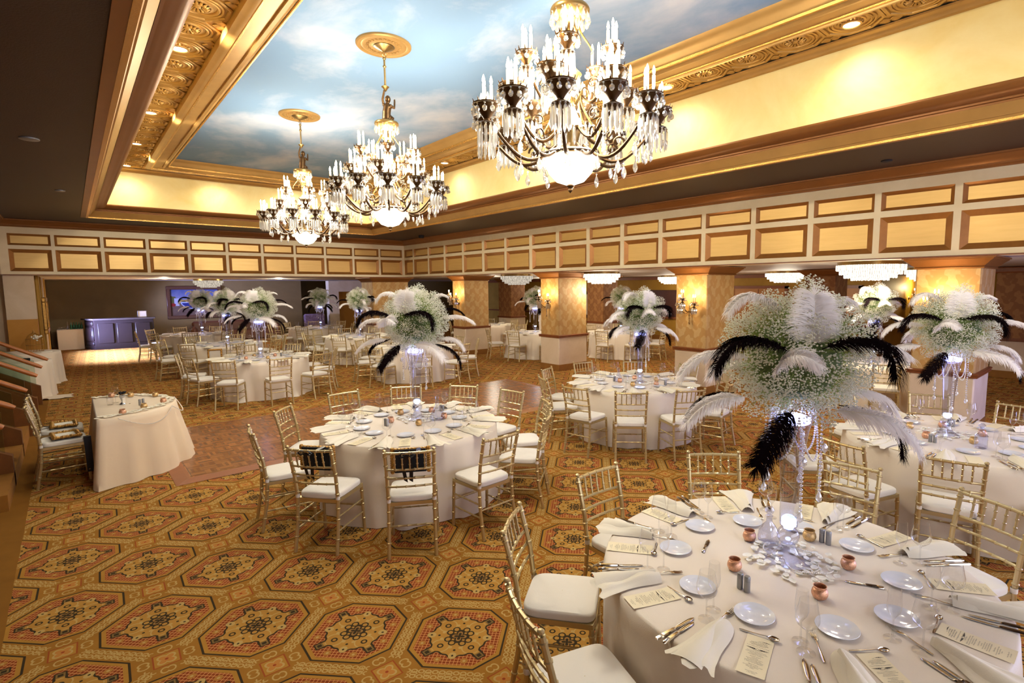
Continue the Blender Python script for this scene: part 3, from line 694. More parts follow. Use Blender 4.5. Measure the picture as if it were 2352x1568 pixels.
menu_lines=[("I LIKE LARGE PARTIES.",0,.087,.0062,0),("THEY'RE SO INTIMATE.",0,.0795,.0062,0),("AT SMALL PARTIES THERE",0,.072,.0062,0),("ISN'T ANY PRIVACY.",0,.0645,.0062,0),("F. Scott Fitzgerald, The Great Gatsby",0,.0545,.0056,0),
("First Course",0,.030,.0066,.4),("Baby Greens With Strawberries,",0,.0215,.0056,0),("Caramelized Pecans, Mandarin Orange,",0,.0145,.0053,0),("& Shaved Red Onion",0,.0075,.0056,0),("With Balsamic Vinaigrette",0,.0005,.0056,0),
("Second Course",0,-.0115,.0066,.4),("Petite Filet",0,-.020,.0056,0),("With Roasted Garlic Sauce,",0,-.027,.0056,0),("Pan Seared Crab Cake,",0,-.034,.0056,0),("Mashed Potatoes With Chives,",0,-.041,.0056,0),("& Grilled Seasonal Vegetables",0,-.048,.0056,0),
("Third Course",0,-.061,.0066,.4),("Chocolate Cake With A Cream",0,-.0695,.0056,0),("Filling, Fresh Berries,",0,-.0765,.0056,0),("& Mint",0,-.0835,.0056,0),("Dinner Served, Dance The Night,",0,-.102,.0060,.4),("And Toast The Wedding Party",0,-.110,.0060,.4)]
def deco(y,up):
    b=MB(); n=20; w=.043
    for i in range(n):
        x0=-w+2*w*i/n; x1=-w+2*w*(i+1)/n; f=lambda x:.0068*(1-(x/w)**2)
        y0=y; s=1 if up else -1
        if abs((x0+x1)/2)<.007: continue
        b.quad((x0,y0,0),(x1 if i%2 else x0+(x1-x0)*.62,y0,0),(x1 if i%2 else x0+(x1-x0)*.62,y0+s*f(x1),0),(x0,y0+s*f(x0),0))
        b.quad((x0,y0+s*f(x0)*.86,0),(x1,y0+s*f(x1)*.86,0),(x1,y0+s*f(x1),0),(x0,y0+s*f(x0),0)); b.quad((x0,y0,0),(x1,y0,0),(x1,y0+s*.0008,0),(x0,y0+s*.0008,0))
    c=[]; s=1 if up else -1
    b.lathe([(.0052,0),(.0062,0)],16,(0,y+s*.004,0))
    return b
dm=deco(.096,True); d2=deco(.044,False); off=len(dm.v); dm.v+=d2.v; dm.f+=[tuple(i+off for i in f) for f in d2.f]; dm.m+=d2.m
DECO=dm.mesh('deco_ornament',M['ink2'],smooth=False)
MTEXT=text_mesh(menu_lines,M['ink'],'menu_text')
b=MB(); b.grid([[(-.052,-.124,.003),(-.052,-.04,.0012),(-.052,.05,.0012),(-.052,.124,.004)],[(0,-.124,.0022),(0,-.04,.001),(0,.05,.001),(0,.124,.0032)],[(.052,-.124,.0038),(.052,-.04,.0012),(.052,.05,.0012),(.052,.124,.003)]]); MCARD=b.mesh('menu_card',M['card'],ang=60)
b=MB(); b.box((0,0,.0012),(.104,.248,.0012)); MCARD_FLAT=b.mesh('menu_card_flat',M['card'],smooth=False)
def votive_mesh(mat):
    b=MB(); b.lathe([(.002,.001),(.022,.001),(.03,.008),(.036,.022),(.0365,.03),(.033,.044),(.0275,.05),(.0275,.058),(.030,.062),(.027,.062),(.0255,.056),(.028,.044),(.03,.03),(.02,.012),(.002,.01)],26); return b.mesh('votive_cup',mat)
VOT=[votive_mesh(M['copper']),votive_mesh(M['copper_gold'])]
b=MB(); b.lathe([(.014,.0),(.0145,.002),(.0145,.052),(.0135,.053),(.0135,.055),(.0148,.056),(.0148,.072),(.012,.077),(.001,.0775)],18,cap0=True); SHAKER=b.mesh('shaker',M['metal_grey'])
DEC=lathe_mesh('decanter',[(.03,.001),(.05,.004),(.058,.02),(.06,.04),(.052,.075),(.034,.105),(.017,.125),(.015,.15),(.02,.16),(.011,.162),(.01,.168),(.022,.18),(.026,.196),(.018,.212),(.004,.216)],M['vase'],24,cap0=True)
def cone_dec():
    b=MB(); b.lathe([(.05,.001),(.086,.004),(.09,.016),(.078,.05),(.045,.12),(.024,.16),(.02,.20),(.019,.255),(.02,.262)],28,cap0=True)
    return b.mesh('cone_decanter',M['vase'])
CDEC=cone_dec()
b=MB(); b.lathe([(.042,.001),(.046,.006)]+[(.0455+.003*(k%2),.012+.009*k) for k in range(12)]+[(.04,.125),(.022,.142),(.016,.155),(.016,.17),(.022,.175),(.013,.178),(.012,.186),(.026,.196),(.027,.208),(.014,.222),(.004,.226)],24,cap0=True); HDEC=b.mesh('hobnail_decanter',M['vase'])
def petals_mesh(seed,n=90):
    rnd=random.Random(seed); b=MB()
    for i in range(n):
        a=rnd.uniform(0,2*PI); r=.075+.15*rnd.random()**.8; x,y=r*math.cos(a),r*math.sin(a); rz=rnd.uniform(0,6.28); s=rnd.uniform(.016,.027); c_,s_=math.cos(rz),math.sin(rz); z0=.002+rnd.random()*.014
        rows=[]
        for u in (-1,-.5,0,.5,1):
            w=math.sqrt(max(.02,1-u*u*.95))*.75
            row=[]
            for v in (-1,-.4,.4,1):
                px,py=u*s,v*w*s; z=z0+.012*(u*u*.5+v*v*w*.7)
                row.append((x+px*c_-py*s_,y+px*s_+py*c_,z))
            rows.append(row)
        b.grid(rows)
    return b.mesh('rose_petals',M['petal'],ang=80)
PET=petals_mesh(5)
def bead_line(b,pts,r,step,seg=6):
    pts=[V(p) for p in pts]; acc=0
    for p,q in zip(pts,pts[1:]):
        d=(q-p).length; t=acc
        while t<d: b.ball(p.lerp(q,t/d),r,seg,4); t+=step
        acc=t-d
b=MB(); rnd=random.Random(11); pts=[]
for i in range(120):
    t=i/119; a=-2.4+t*7.6; r=.13+.04*math.sin(t*17)+.05*math.sin(t*7); pts.append((r*math.cos(a),r*math.sin(a),.007+.004*math.sin(t*31)))
bead_line(b,pts,.0046,.0088); PEARLS=b.mesh('pearl_string',M['pearl'])
# ---- tall vase
def vase_proto():
    e=empty('trumpet_vase')
    b=MB(); b.lathe([(.118,.001),(.116,.006),(.085,.016),(.055,.04),(.038,.075),(.036,.085)],32); b.build('foot',M['vase'],e)
    b=MB(); b.ball((0,0,.132),.056,24,14,.95); b.build('ball_stem',M['vase'],e)
    b=MB(); b.lathe([(.034,.182),(.044,.188),(.046,.22),(.047,.32),(.052,.45),(.062,.58),(.078,.70),(.094,.765),(.108,.80),(.112,.803)],32); b.build('trumpet_bowl',M['vase'],e)
    b=MB(); b.lathe([(.034,.188),(.036,.190),(.036,.2),(.03,.206),(.002,.207)],20,cap0=True); b.build('lower_light',M['led'],e)
    b=MB(); b.lathe([(.074,.742),(.084,.748),(.086,.772),(.06,.782),(.002,.784)],20,cap0=True); b.build('upper_light',M['ledtop'],e)
    rnd=random.Random(3)
    for k in range(4):
        a=PI/4+k*PI/2+.3; a2=a+PI/2
        p0=V((.108*math.cos(a),.108*math.sin(a),.79)); p1=V((.108*math.cos(a2),.108*math.sin(a2),.79)); pts=[]
        for i in range(25):
            t=i/24; p=p0.lerp(p1,t); rr=1+1.1*math.sin(PI*t)*.5; pts.append((p.x*rr,p.y*rr,.79-.22*math.sin(PI*t)))
        s=MB(); bead_line(s,pts,.0062,.0135); s.build('bead_chain',M['pearl'],e)
    for k in range(5):
        a=.5+k*2*PI/5; r=.135+.03*(k%2); L=(.36,.44,.30,.48,.40)[k]; x,y=r*math.cos(a),r*math.sin(a); s=MB(); z=.80
        s.tube([(x*.8,y*.8,.8),(x,y,.78)],.0015,5)
        z=.78
        while z>.80-L:
            s.ball((x,y,z),.0085 if int(z*1000)%3 else .0065,7,5); z-=.021
        s.lathe([(.001,z+.014),(.008,z+.002),(.0165,z-.018),(.014,z-.032),(.001,z-.046)],9,(x,y,0))
        zz=.80-L*.42; s.lathe([(.001,zz+.02),(.014,zz),(.014,zz-.018),(.001,zz-.034)],8,(x*1.12,y*1.12,0))
        s.build('crystal_chain',M['crystal'],e)
    return e
# ---- ostrich plumes
def feather_mesh(start,d0,d1,L,w,col,seed,nb=330,droop=.62):
    rnd=random.Random(seed); b=MB(); d0=V(d0).normalized(); d1=V(d1).normalized()
    N=28; pts=[V(start)]; tan=[]
    for i in range(N):
        t=(i+.5)/N; s=t**1.5; d=(d0*(1-s)+d1*s).normalized(); tan.append(d); pts.append(pts[-1]+d*(L/N))
    tan.append(d1)
    b.mi=1; b.tube(pts[::2],[.0028*(1-.75*i/(len(pts[::2])-1)) for i in range(len(pts[::2]))],5); b.mi=0
    side0=d0.cross(d1)
    if side0.length<.05: side0=d0.cross(V((0,0,1)))
    side0.normalize(); G=V((0,0,-1))
    for j in range(nb):
        t=.06+.94*j/nb; fi=t*N; i=min(N-1,int(fi)); p=pts[i].lerp(pts[i+1],fi-i); d=tan[i]
        env=(min(1,t/.22)**.6)*(1-.35*t)*(1 if t<.93 else 1.0)
        for sd in (-1,1):
            l=w*env*rnd.uniform(.75,1.12)
            nrm=side0.cross(d).normalized()
            if nrm.z<0: nrm=-nrm
            q=(side0*sd*rnd.uniform(.7,1.0)+d*rnd.uniform(.25,.75)+nrm*rnd.uniform(-.12,.32)).normalized()
            bw=rnd.uniform(.0016,.0030); wd=d*bw*.9+nrm*bw*.35
            P=[p]; dirn=q
            for k in range(3):
                P.append(P[-1]+dirn*(l/3)); dirn=(dirn+G*droop*rnd.uniform(.5,1.1)+d*.12).normalized()
            n=len(b.v)
            for k,pp in enumerate(P):
                f=(1,.95,.7,.15)[k]; b.v.append(tuple(pp-wd*f)); b.v.append(tuple(pp+wd*f))
            for k in range(3): b.face(n+2*k,n+2*k+1,n+2*k+3,n+2*k+2)
    for k in range(26):   # tip tuft
        p=pts[-1]; q=(d1+V((rnd.uniform(-.6,.6),rnd.uniform(-.6,.6),rnd.uniform(-.5,.3)))).normalized(); l=w*rnd.uniform(.4,.75); n=len(b.v); wd=side0*.0014
        a=p+q*l*.5; c=a+(q+G*.6).normalized()*l*.5
        b.v+=[tuple(p-wd),tuple(p+wd),tuple(a+wd),tuple(a-wd),tuple(c)]; b.face(n,n+1,n+2,n+3); b.face(n+3,n+2,n+4)
    return b.mesh('plume',[M['fw' if col=='w' else 'fb'],M['quill' if col=='w' else 'fb']],smooth=False)
FEATHERS=[('w',(-.10,-.05,.225),(-.62,-.1,.62),(-.50,0,-.85),.33,.115),
('w',(-.05,-.22,.08),(.08,-.35,.95),(.1,.55,.75),.25,.155),
('w',(-.24,-.31,-.05),(.1,-.4,.8),(.72,-.3,-.6),.24,.125),
('b',(-.16,-.27,.06),(-.88,-.12,.48),(-.30,-.05,-.95),.43,.145),
('b',(-.04,-.33,.08),(.92,-.1,.36),(.05,0,-1),.42,.15),
('w',(-.24,-.05,.0),(-.92,0,.30),(-.5,0,-.84),.40,.12),
('w',(.26,.08,.03),(.95,.05,.25),(.75,0,-.6),.38,.125),
('b',(.26,.12,.12),(.92,.2,.25),(.6,.1,-.75),.28,.08),
('b',(-.10,-.2,-.23),(-.5,-.35,-.4),(-.42,0,-.9),.34,.135),
('w',(-.27,-.08,-.19),(-.92,-.2,.1),(-.55,-.05,-.84),.36,.115),
('b',(-.28,.08,-.2),(-.8,0,-.05),(-.35,0,-.92),.30,.10),
('w',(.05,-.26,-.22),(.6,-.3,.05),(.52,0,-.85),.40,.15),
('b',(.2,-.06,-.24),(.72,-.1,-.1),(.06,0,-1),.45,.085),
('w',(.25,.02,-.19),(.92,0,.12),(.42,0,-.9),.32,.125),
('w',(.14,.1,.2),(.5,.1,.7),(.8,0,-.5),.24,.09),
('b',(.05,.28,.0),(.2,.9,.3),(.1,.6,-.8),.36,.11),('w',(-.12,.27,-.1),(-.3,.9,.2),(-.2,.5,-.85),.38,.12)]
def flower_cloud(seed,n_fl,n_stem):
    rnd=random.Random(seed); b=MB(); lumps=[]
    for i in range(70):
        z=1-2*(i+.5)/70; a=i*2.39996; r=math.sqrt(1-z*z); k=rnd.uniform(.86,1.12)
        lumps.append((V((r*math.cos(a)*.29*k,r*math.sin(a)*.29*k,z*.27*k+(.03 if z>0 else 0))),rnd.uniform(.06,.095)))
    b.mi=2; b.ball((0,0,-.01),.215,18,12,.95); 
    b.mi=1
    for i in range(n_stem):
        c,r=rnd.choice(lumps); q=V((rnd.gauss(0,1),rnd.gauss(0,1),rnd.gauss(0,1))).normalized(); p=c+q*r*rnd.uniform(.5,1.05); o=c*.55+V((rnd.uniform(-.03,.03),)*3)
        m=o.lerp(p,.6)+V((rnd.uniform(-.015,.015),rnd.uniform(-.015,.015),rnd.uniform(-.01,.015))); w=V((rnd.uniform(-1,1),rnd.uniform(-1,1),rnd.uniform(-1,1)))*.0011
        n=len(b.v); b.v+=[tuple(o-w),tuple(o+w),tuple(m+w),tuple(m-w),tuple(p)]; b.face(n,n+1,n+2,n+3); b.face(n+3,n+2,n+4)
    b.mi=0
    for i in range(n_fl):
        c,r=rnd.choice(lumps); q=V((rnd.gauss(0,1),rnd.gauss(0,1),rnd.gauss(0,1))).normalized(); out=c.normalized(); q=(q+out*.55).normalized()
        p=c+q*r*(rnd.random()**.35)*1.05; b.octa(p,rnd.uniform(.0036,.0064),.8)
    return b.mesh('gypsophila',[M['gyp'],M['gstem'],M['gcore']],smooth=False)
GYP=flower_cloud(2,12500,4200)
FM=[feather_mesh((s[0],s[1],s[2]),d0,d1,L,w,c,20+i) for i,(c,s,d0,d1,L,w) in enumerate(FEATHERS)]
def arrangement_proto():
    e=empty('feather_arrangement'); link('flower_foliage',GYP,e)
    for (c,*_),me in zip(FEATHERS,FM): o=link('feather',me,e); o['label']='white ostrich feather' if c=='w' else 'black ostrich feather'
    return e
# ------------------------------------------------------------------ chandeliers and lamps
def nosample(m): m.cycles.emission_sampling='NONE'
for k in ('bulb','bowl','flush','flush_dim','disc','candle'): nosample(M[k])
def fringe(r0,z0,n,L,dr=.0,drop=False,b=None):
    b=b or MB()
    b.tube([(r0*math.cos(2*PI*i/20),r0*math.sin(2*PI*i/20),z0) for i in range(21)],.0035,4,cap=False)
    for k in range(n):
        a=2*PI*k/n; x,y=r0*math.cos(a),r0*math.sin(a); c=(x,y,0)
        b.octa((x,y,z0-.010),.0105)
        if drop: b.lathe([(.001,z0-.004),(.002,z0-.02),(.015,z0-L*.5),(.0185,z0-L*.72),(.012,z0-L*.92),(.001,z0-L)],7,c)
        else: b.lathe([(.002,z0-.004),(.006,z0-.02),(.0115,z0-.034),(.0115,z0-L+.024),(.001,z0-L)],5,c)
    return b
def bronze_dish(b,r,c):
    k_=r/.097
    b.lathe([(q*k_,z*k_) for q,z in ((.006,-.165),(.03,-.155),(.055,-.14),(.063,-.128),(.05,-.12),(.028,-.112),(.022,-.1),(.03,-.086),(.05,-.06),(.075,-.03),(.097,-.004),(.101,.005),(.09,.0),(.02,-.012))],22,c)
    for k in range(10):
        a=2*PI*k/10; b.tube([(c[0]+.9*r*math.cos(a),c[1]+.9*r*math.sin(a),c[2]-.005),(c[0]+1.05*r*math.cos(a),c[1]+1.05*r*math.sin(a),c[2]+.03)],[.007,.002],4)
def candle_mesh(h,r):
    b=MB(); b.lathe([(r*1.5,0),(r*1.5,.012),(r,.016),(r,h),(r*.6,h+.004),(.001,h+.005)],10); return b
def bulb_mesh(h):
    b=MB(); b.lathe([(.005,0),(.010,h*.22),(.0115,h*.4),(.007,h*.75),(.001,h)],8); return b
CANDLE=candle_mesh(.135,.0115).mesh('candle_sleeve',M['candle']); BULB=bulb_mesh(.062).mesh('flame_bulb',M['bulb'])
CANDLE_A=candle_mesh(.11,.010).mesh('amber_candle',M['candle_amber']); 
b=fringe(.062,-.13,11,.165); fringe(.098,-.004,11,.07,drop=True,b=b); FR1=b.mesh('crystal_fringe',M['crystal'],ang=20)
b=fringe(.05,-.10,10,.13); fringe(.08,-.004,9,.06,drop=True,b=b); FR2=b.mesh('crystal_fringe_small',M['crystal'],ang=20)
b=MB(); b.tube([(0,0,.03),(0,0,-.01)],.002,4); b.octa((0,0,-.012),.011); b.lathe([(.001,-.02),(.017,-.06),(.021,-.085),(.013,-.11),(.001,-.122)],8); DROP=b.mesh('pear_drop',M['crystal'],ang=20)
def statue_mesh():
    """small bronze kneeling cherub, one continuous surface"""
    b=MB()
    b.tube([(0,0,0),(.005,0,.05),(.012,-.004,.085),(.01,-.006,.105)],[.036,.034,.032,.014],10)
    b.ball((.014,-.01,.128),.024,12,8)
    b.tube([(.0,.02,.02),(.05,.028,.028),(.055,.03,.0),(.02,.034,-.012)],[.024,.018,.014,.010],8)
    b.tube([(.0,-.02,.015),(.045,-.03,.01),(.015,-.036,-.012),(-.03,-.036,-.012)],[.024,.018,.014,.009],8)
    b.tube([(.012,-.03,.088),(.05,-.045,.08),(.062,-.04,.12),(.06,-.04,.135)],[.013,.010,.008,.008],8)
    b.tube([(.01,.028,.09),(-.005,.03,.13),(-.002,.012,.175),(0,.002,.2)],[.013,.010,.009,.007],8)
    b.lathe([(.05,-.02),(.048,-.008),(.03,-.004)],14,cap0=True,cap1=True)
    me=b.mesh('cherub_raw',M['bronze']); ob=bpy.data.objects.new('tmp',me); COL.objects.link(ob)
    md=ob.modifiers.new('r','REMESH'); md.mode='VOXEL'; md.voxel_size=.0045; sm=ob.modifiers.new('s','SMOOTH'); sm.iterations=3; sm.factor=.5
    bpy.context.view_layer.update(); m2=bpy.data.meshes.new_from_object(ob.evaluated_get(bpy.context.evaluated_depsgraph_get()))
    bpy.data.objects.remove(ob); m2.polygons.foreach_set('use_smooth',[True]*len(m2.polygons)); m2.materials.clear(); m2.materials.append(M['bronze']); return m2
def chandelier_proto():
    e=empty('crystal_chandelier')
    b=MB(); b.lathe([(.33,0),(.33,-.02),(.315,-.032),(.29,-.03),(.27,-.02),(.25,-.026),(.235,-.022),(.15,-.024),(.13,-.03)],48); 
    for k in range(24):
        a=2*PI*k/24; b.ball((.195*math.cos(a),.195*math.sin(a),-.026),.02,6,4,.5)
    b.build('ceiling_medallion',M['gold'],e)
    b=MB(); b.lathe([(.12,-.02),(.125,-.035),(.10,-.05),(.05,-.07),(.02,-.085),(.001,-.09)],24)
    b.lathe([(.03,-.0),(.03,.0)],4)
    p=[(.032*math.sin(t),0,-.12+.034*math.cos(t)) for t in [2*PI*i/16 for i in range(17)]]; b.tube(p,.006,6,cap=False)
    p,r=bamboo([(0,0,-.155),(0,0,-.50)],.012,[.03,.3,.97],8,1.8,.012); b.tube(p,r,8); b.build('hanging_rod',M['brass'],e)
    link('cherub_figure',statue_mesh(),e,(0,0,-.90)).scale=(1.5,1.5,2.0)
    b=MB(); b.lathe([(.05,-.5),(.03,-.52),(.012,-.55)],10)
    b.lathe([(.06,-.915),(.14,-.925),(.148,-.94),(.146,-.96),(.12,-.99),(.07,-1.03),(.03,-1.05)],28); b.build('crown_dish',M['brass'],e)
    b=fringe(.138,-.955,16,.10,drop=True); fringe(.09,-1.0,12,.10,b=b); b.build('crystal_fringe',M['crystal'],e,ang=20)
    b=MB(); b.lathe([(.02,-1.04),(.03,-1.12),(.05,-1.16),(.03,-1.2),(.022,-1.3),(.05,-1.36),(.09,-1.4),(.05,-1.45),(.03,-1.5),(.03,-1.62),(.06,-1.7),(.10,-1.78),(.07,-1.85),(.05,-1.95),(.12,-1.99)],16)
    for k in range(10):   # scroll ornaments round the stem
        a=2*PI*k/10; ca,sa=math.cos(a),math.sin(a); zz=-1.06 if k%2 else -1.62; s=1 if k%2 else 1.5
        pts=[((.04+.11*s*t+.03*math.sin(t*9))*ca,(.04+.11*s*t+.03*math.sin(t*9))*sa,zz-.12*s*t*t+.07*s*math.sin(t*5)) for t in [i/14 for i in range(15)]]
        b.tube(pts,[.011*(1-.5*i/14) for i in range(15)],6)
    b.build('central_stem',M['brass'],e)
    b=fringe(.07,-1.40,10,.16); fringe(.12,-1.79,12,.15,b=b); b.build('crystal_fringe',M['crystal'],e,ang=20)
    b=MB(); b.lathe([(.21,-2.0),(.215,-1.985),(.2,-1.97),(.12,-1.96)],28); b.lathe([(.02,-2.20),(.03,-2.215),(.012,-2.235),(.018,-2.25),(.001,-2.27)],10); b.build('bowl_rim',M['bronze'],e)
    b=MB(); b.lathe([(.195,-2.005),(.19,-2.05),(.165,-2.12),(.11,-2.18),(.04,-2.205),(.002,-2.207)],24); b.build('crystal_bowl',M['bowl'],e)
    b=fringe(.212,-1.99,26,.09,drop=True); b.build('crystal_fringe',M['crystal'],e,ang=20)
    def tier(n,R,z,a0,hub,big):
        rd=.097 if big else .08
        b=MB(); pts=[]
        for i in range(15):
            t=i/14; r=hub[0]+(R-hub[0])*t; zz=hub[1]+(z-.15-hub[1])*t**2.2-.13*math.sin(PI*min(1,t*1.15))
            pts.append((r,0,zz))
        b.tube(pts,[.013]*10+[.011]*5,7)
        c=[(R*.55+.05*math.cos(t)*(1-t/9),0,(hub[1]+z)/2-.1+.05*math.sin(t)*(1-t/9)) for t in [i*.5 for i in range(14)]]; b.tube(c,[.009*(1-i/18) for i in range(14)],6)
        bronze_dish(b,rd,(R,0,z)); 
        if not big: b.tube([(R,0,z-.12),(R*.8,0,z-.2)],.008,6)
        me=b.mesh('candle_arm',M['bronze'])
        for k in range(n):
            a=a0+2*PI*k/n; o=link('candle_arm',me,e); o.rotation_euler=(0,0,a)
            link('crystal_fringe',FR1 if big else FR2,o,(R,0,z))
            if big: link('crystal_drop',DROP,o,(R*.62,.02,z-.36)); link('crystal_drop',DROP,o,(R*.86,-.02,z-.27))
            for j in range(3):
                t=2*PI*j/3+a; p=(R+.034*math.cos(t),.034*math.sin(t),z-.004); link('candle',CANDLE,o,p); link('bulb',BULB,o,(p[0],p[1],p[2]+.138))
    tier(12,.655,-1.69,.18,(.12,-1.93),True); tier(6,.44,-1.50,.5,(.08,-1.78),True); tier(5,.33,-1.27,.1,(.05,-1.5),False)
    o=link('candle_arm',(lambda b:(bronze_dish(b,.06,(0,0,-1.12)),b.mesh('top_cluster',M['brass']))[1])(MB()),e)
    for j in range(4): t=2*PI*j/4; p=(.055*math.cos(t),.055*math.sin(t),-1.12); link('candle',CANDLE,o,p); link('bulb',BULB,o,(p[0],p[1],p[2]+.138))
    return e
ch=chandelier_proto()
CH=[(2.935,2.98),(3.115,6.43),(3.19,9.89)]
nm=['large crystal chandelier closest to the camera, its rod running out of the picture top','middle one of the three crystal chandeliers hanging under the painted sky','smallest-looking crystal chandelier hanging at the far end under the painted sky']
for i,(x,y) in enumerate(CH):
    o=ch if i==0 else copy_tree(ch)
    o.location=(x,y,5.2); o.rotation_euler=(0,0,.4*i); tag(o,nm[i],'chandelier','crystal chandeliers under the painted sky')
    light('POINT','chandelier_light',(x,y,3.62),270,(1,.97,.87),.45); light('POINT','chandelier_glow',(x,y,4.0),22,(1,.86,.6),.12)
# wall sconces on the columns
def sconce_proto():
    e=empty('wall_sconce')   # wall plane x=0, room towards -x
    b=MB(); b.lathe([(.001,.04),(.03,.035),(.05,.02),(.062,.006),(.065,0)],20,ax=Matrix.Rotation(-PI/2,3,'Y')); b.build('backplate',M['brass'],e)
    b=MB(); p,r=bamboo([(-.10,0,.02),(-.10,0,-.30)],.012,[.1,.4,.55,.85],8,1.7,.012); r[-1]=.002; b.tube(p,r,8); b.tube([(0,0,0),(-.06,0,-.03),(-.10,0,.02),(-.10,0,.08)],.011,8); b.build('centre_drop',M['brass'],e)
    for (px,py,pz) in ((-.36,0,.25),(-.2,.165,.15),(-.2,-.165,.15)):
        b=MB(); q=V((px,py,pz-.1)); s=V((-.1,0,-.02)); pts=[s.lerp(q,t)+V((0,0,-.07*math.sin(PI*t))) for t in [i/10 for i in range(11)]]
        b.tube(pts,.008,6); bronze_dish(b,.062,(px,py,pz)); o=b.build('candle_arm',M['bronze'],e)
        link('crystal_fringe',FR2,o,(px,py,pz))
        for j in (-1,1): link('candle',CANDLE_A,o,(px,py+.022*j,pz)); link('bulb',BULB,o,(px,py+.022*j,pz+.113))
    return e
sc=sconce_proto(); first=True
for y,w in ((6.1,'second pillar behind the middle table'),(10.45,'third pillar with the bare white plinth'),(14.86,'far pillar beside the tall plumes'),(1.93,'near pillar at the right end')):
    o=sc if first else copy_tree(sc); first=False
    o.location=(9.5,y,1.72); tag(o,f'three-armed crystal candle sconce on the {w}','wall sconce','crystal sconces on the pillars')
    light('POINT','sconce_light',(9.2,y,2.06),13,(1,.72,.38),.05)
o=copy_tree(sc,(21.4,5.3,1.75),PI/2); tag(o,'bright crystal sconce on the mustard wall above the half-wall rail','wall sconce'); light('POINT','sconce_light',(21.4,5.0,2.1),40,(1,.78,.42),.05)
# flush crystal fittings of the side rooms
def flush(x,y,r,mat,label):
    e=empty('flush_chandelier',(x,y,2.61)); tag(e,label,'ceiling light','flush crystal lights of the side rooms')
    b=MB(); b.lathe([(r*.97,0),(r*.97,-.06),(r*.9,-.065)],40); b.build('brass_base',M['brass'],e)
    for i,(k,z0,z1) in enumerate(((1,-.06,-.15),(.9,-.13,-.22),(.76,-.19,-.28),(.55,-.25,-.32))):
        b=MB(); n=int(64*k); pr=[]
        for z in (z0,z1):
            pr.append([(r*k*(1 if j%2 else .972)*math.cos(PI*j/n),r*k*(1 if j%2 else .972)*math.sin(PI*j/n),z-(.012 if (j%4==0 and z==z1) else 0)) for j in range(2*n)])
        pr.append([(r*k*.9*math.cos(PI*j/n),r*k*.9*math.sin(PI*j/n),z1+.02) for j in range(2*n)])
        b.grid(pr,closed=True); b.build('prism_tier',M[mat],e,smooth=False)
    return e
flush(10.45,3.18,.53,'flush','oblong lit crystal ceiling light beyond the fascia near the right end pillar')
flush(10.75,9.72,.5,'flush','fully glowing crystal ceiling light beside the third pillar')
flush(10.28,12.78,.5,'flush_dim','dimmer crystal ceiling light between the third and far pillars')
flush(15.25,6.79,.53,'flush','lit crystal ceiling light above the big white plume, deeper in the side room')
flush(15.3,3.45,.45,'flush','lit crystal ceiling light half hidden behind the right end pillar')
flush(17.0,11.85,.5,'flush','lit crystal ceiling light just showing beside the second pillar capital')
flush(4.01,23.9,.5,'flush_dim','dim crystal ceiling light over the painting of the far room')
for x,y,en in ((10.75,9.72,28),(10.45,3.18,34),(15.25,6.79,40),(12.4,12.8,26),(17,11.85,30),(11.6,16,18),(16,18,22)): light('POINT','side_room_light',(x,y,2.15),en*1.9,(1,.89,.70),.3)
downlight(2.54,23.16,2.609,'lit recessed disc light in the far room ceiling above the dark bar','far room downlights'); downlight(6.26,22.84,2.609,'lit recessed disc light in the far room ceiling, right of the painting','far room downlights')
for x,y in ((2.54,23.2),(6.26,22.9)): light('POINT','far_room_light',(x,y,2.4),50,(1,.86,.66),.1)
# ------------------------------------------------------------------ tables and what stands on them
CZ=.763
arr0=arrangement_proto(); vase0=vase_proto(); used=[False,False]
def centrepiece(x,y,tn,rz=-YAW,s=1.0,zz=None,chg=True):
    v=vase0 if not used[0] else copy_tree(vase0); used[0]=True
    v.location=(x,y,CZ); v.rotation_euler=(0,0,rz+.3); v.scale=(s,)*3; tag(v,f'lit glass trumpet vase with crystal strands in the middle of the {tn}','vase','trumpet vases on the tables')
    a=arr0 if not used[1] else copy_tree(arr0); used[1]=True
    a.location=(x,y,CZ+(.80+.285)*s); a.rotation_euler=(0,0,rz); a.scale=(s,)*3
    tag(a,f'white and black ostrich feather arrangement in the tall vase on the {tn}','flower arrangement','feather arrangements')
def camside(x,y): return math.atan2(-y,-x)
def clockwise(angles,x,y):
    c=camside(x,y); return sorted(angles,key=lambda a:((c+.3-a)%(2*PI)))
def put(me,x,y,rz,label,cat,group,z=CZ,name=None):
    o=link(name,me,None,(x,y,z),rz); return tag(o,label,cat,group)
rj=random.Random(99)
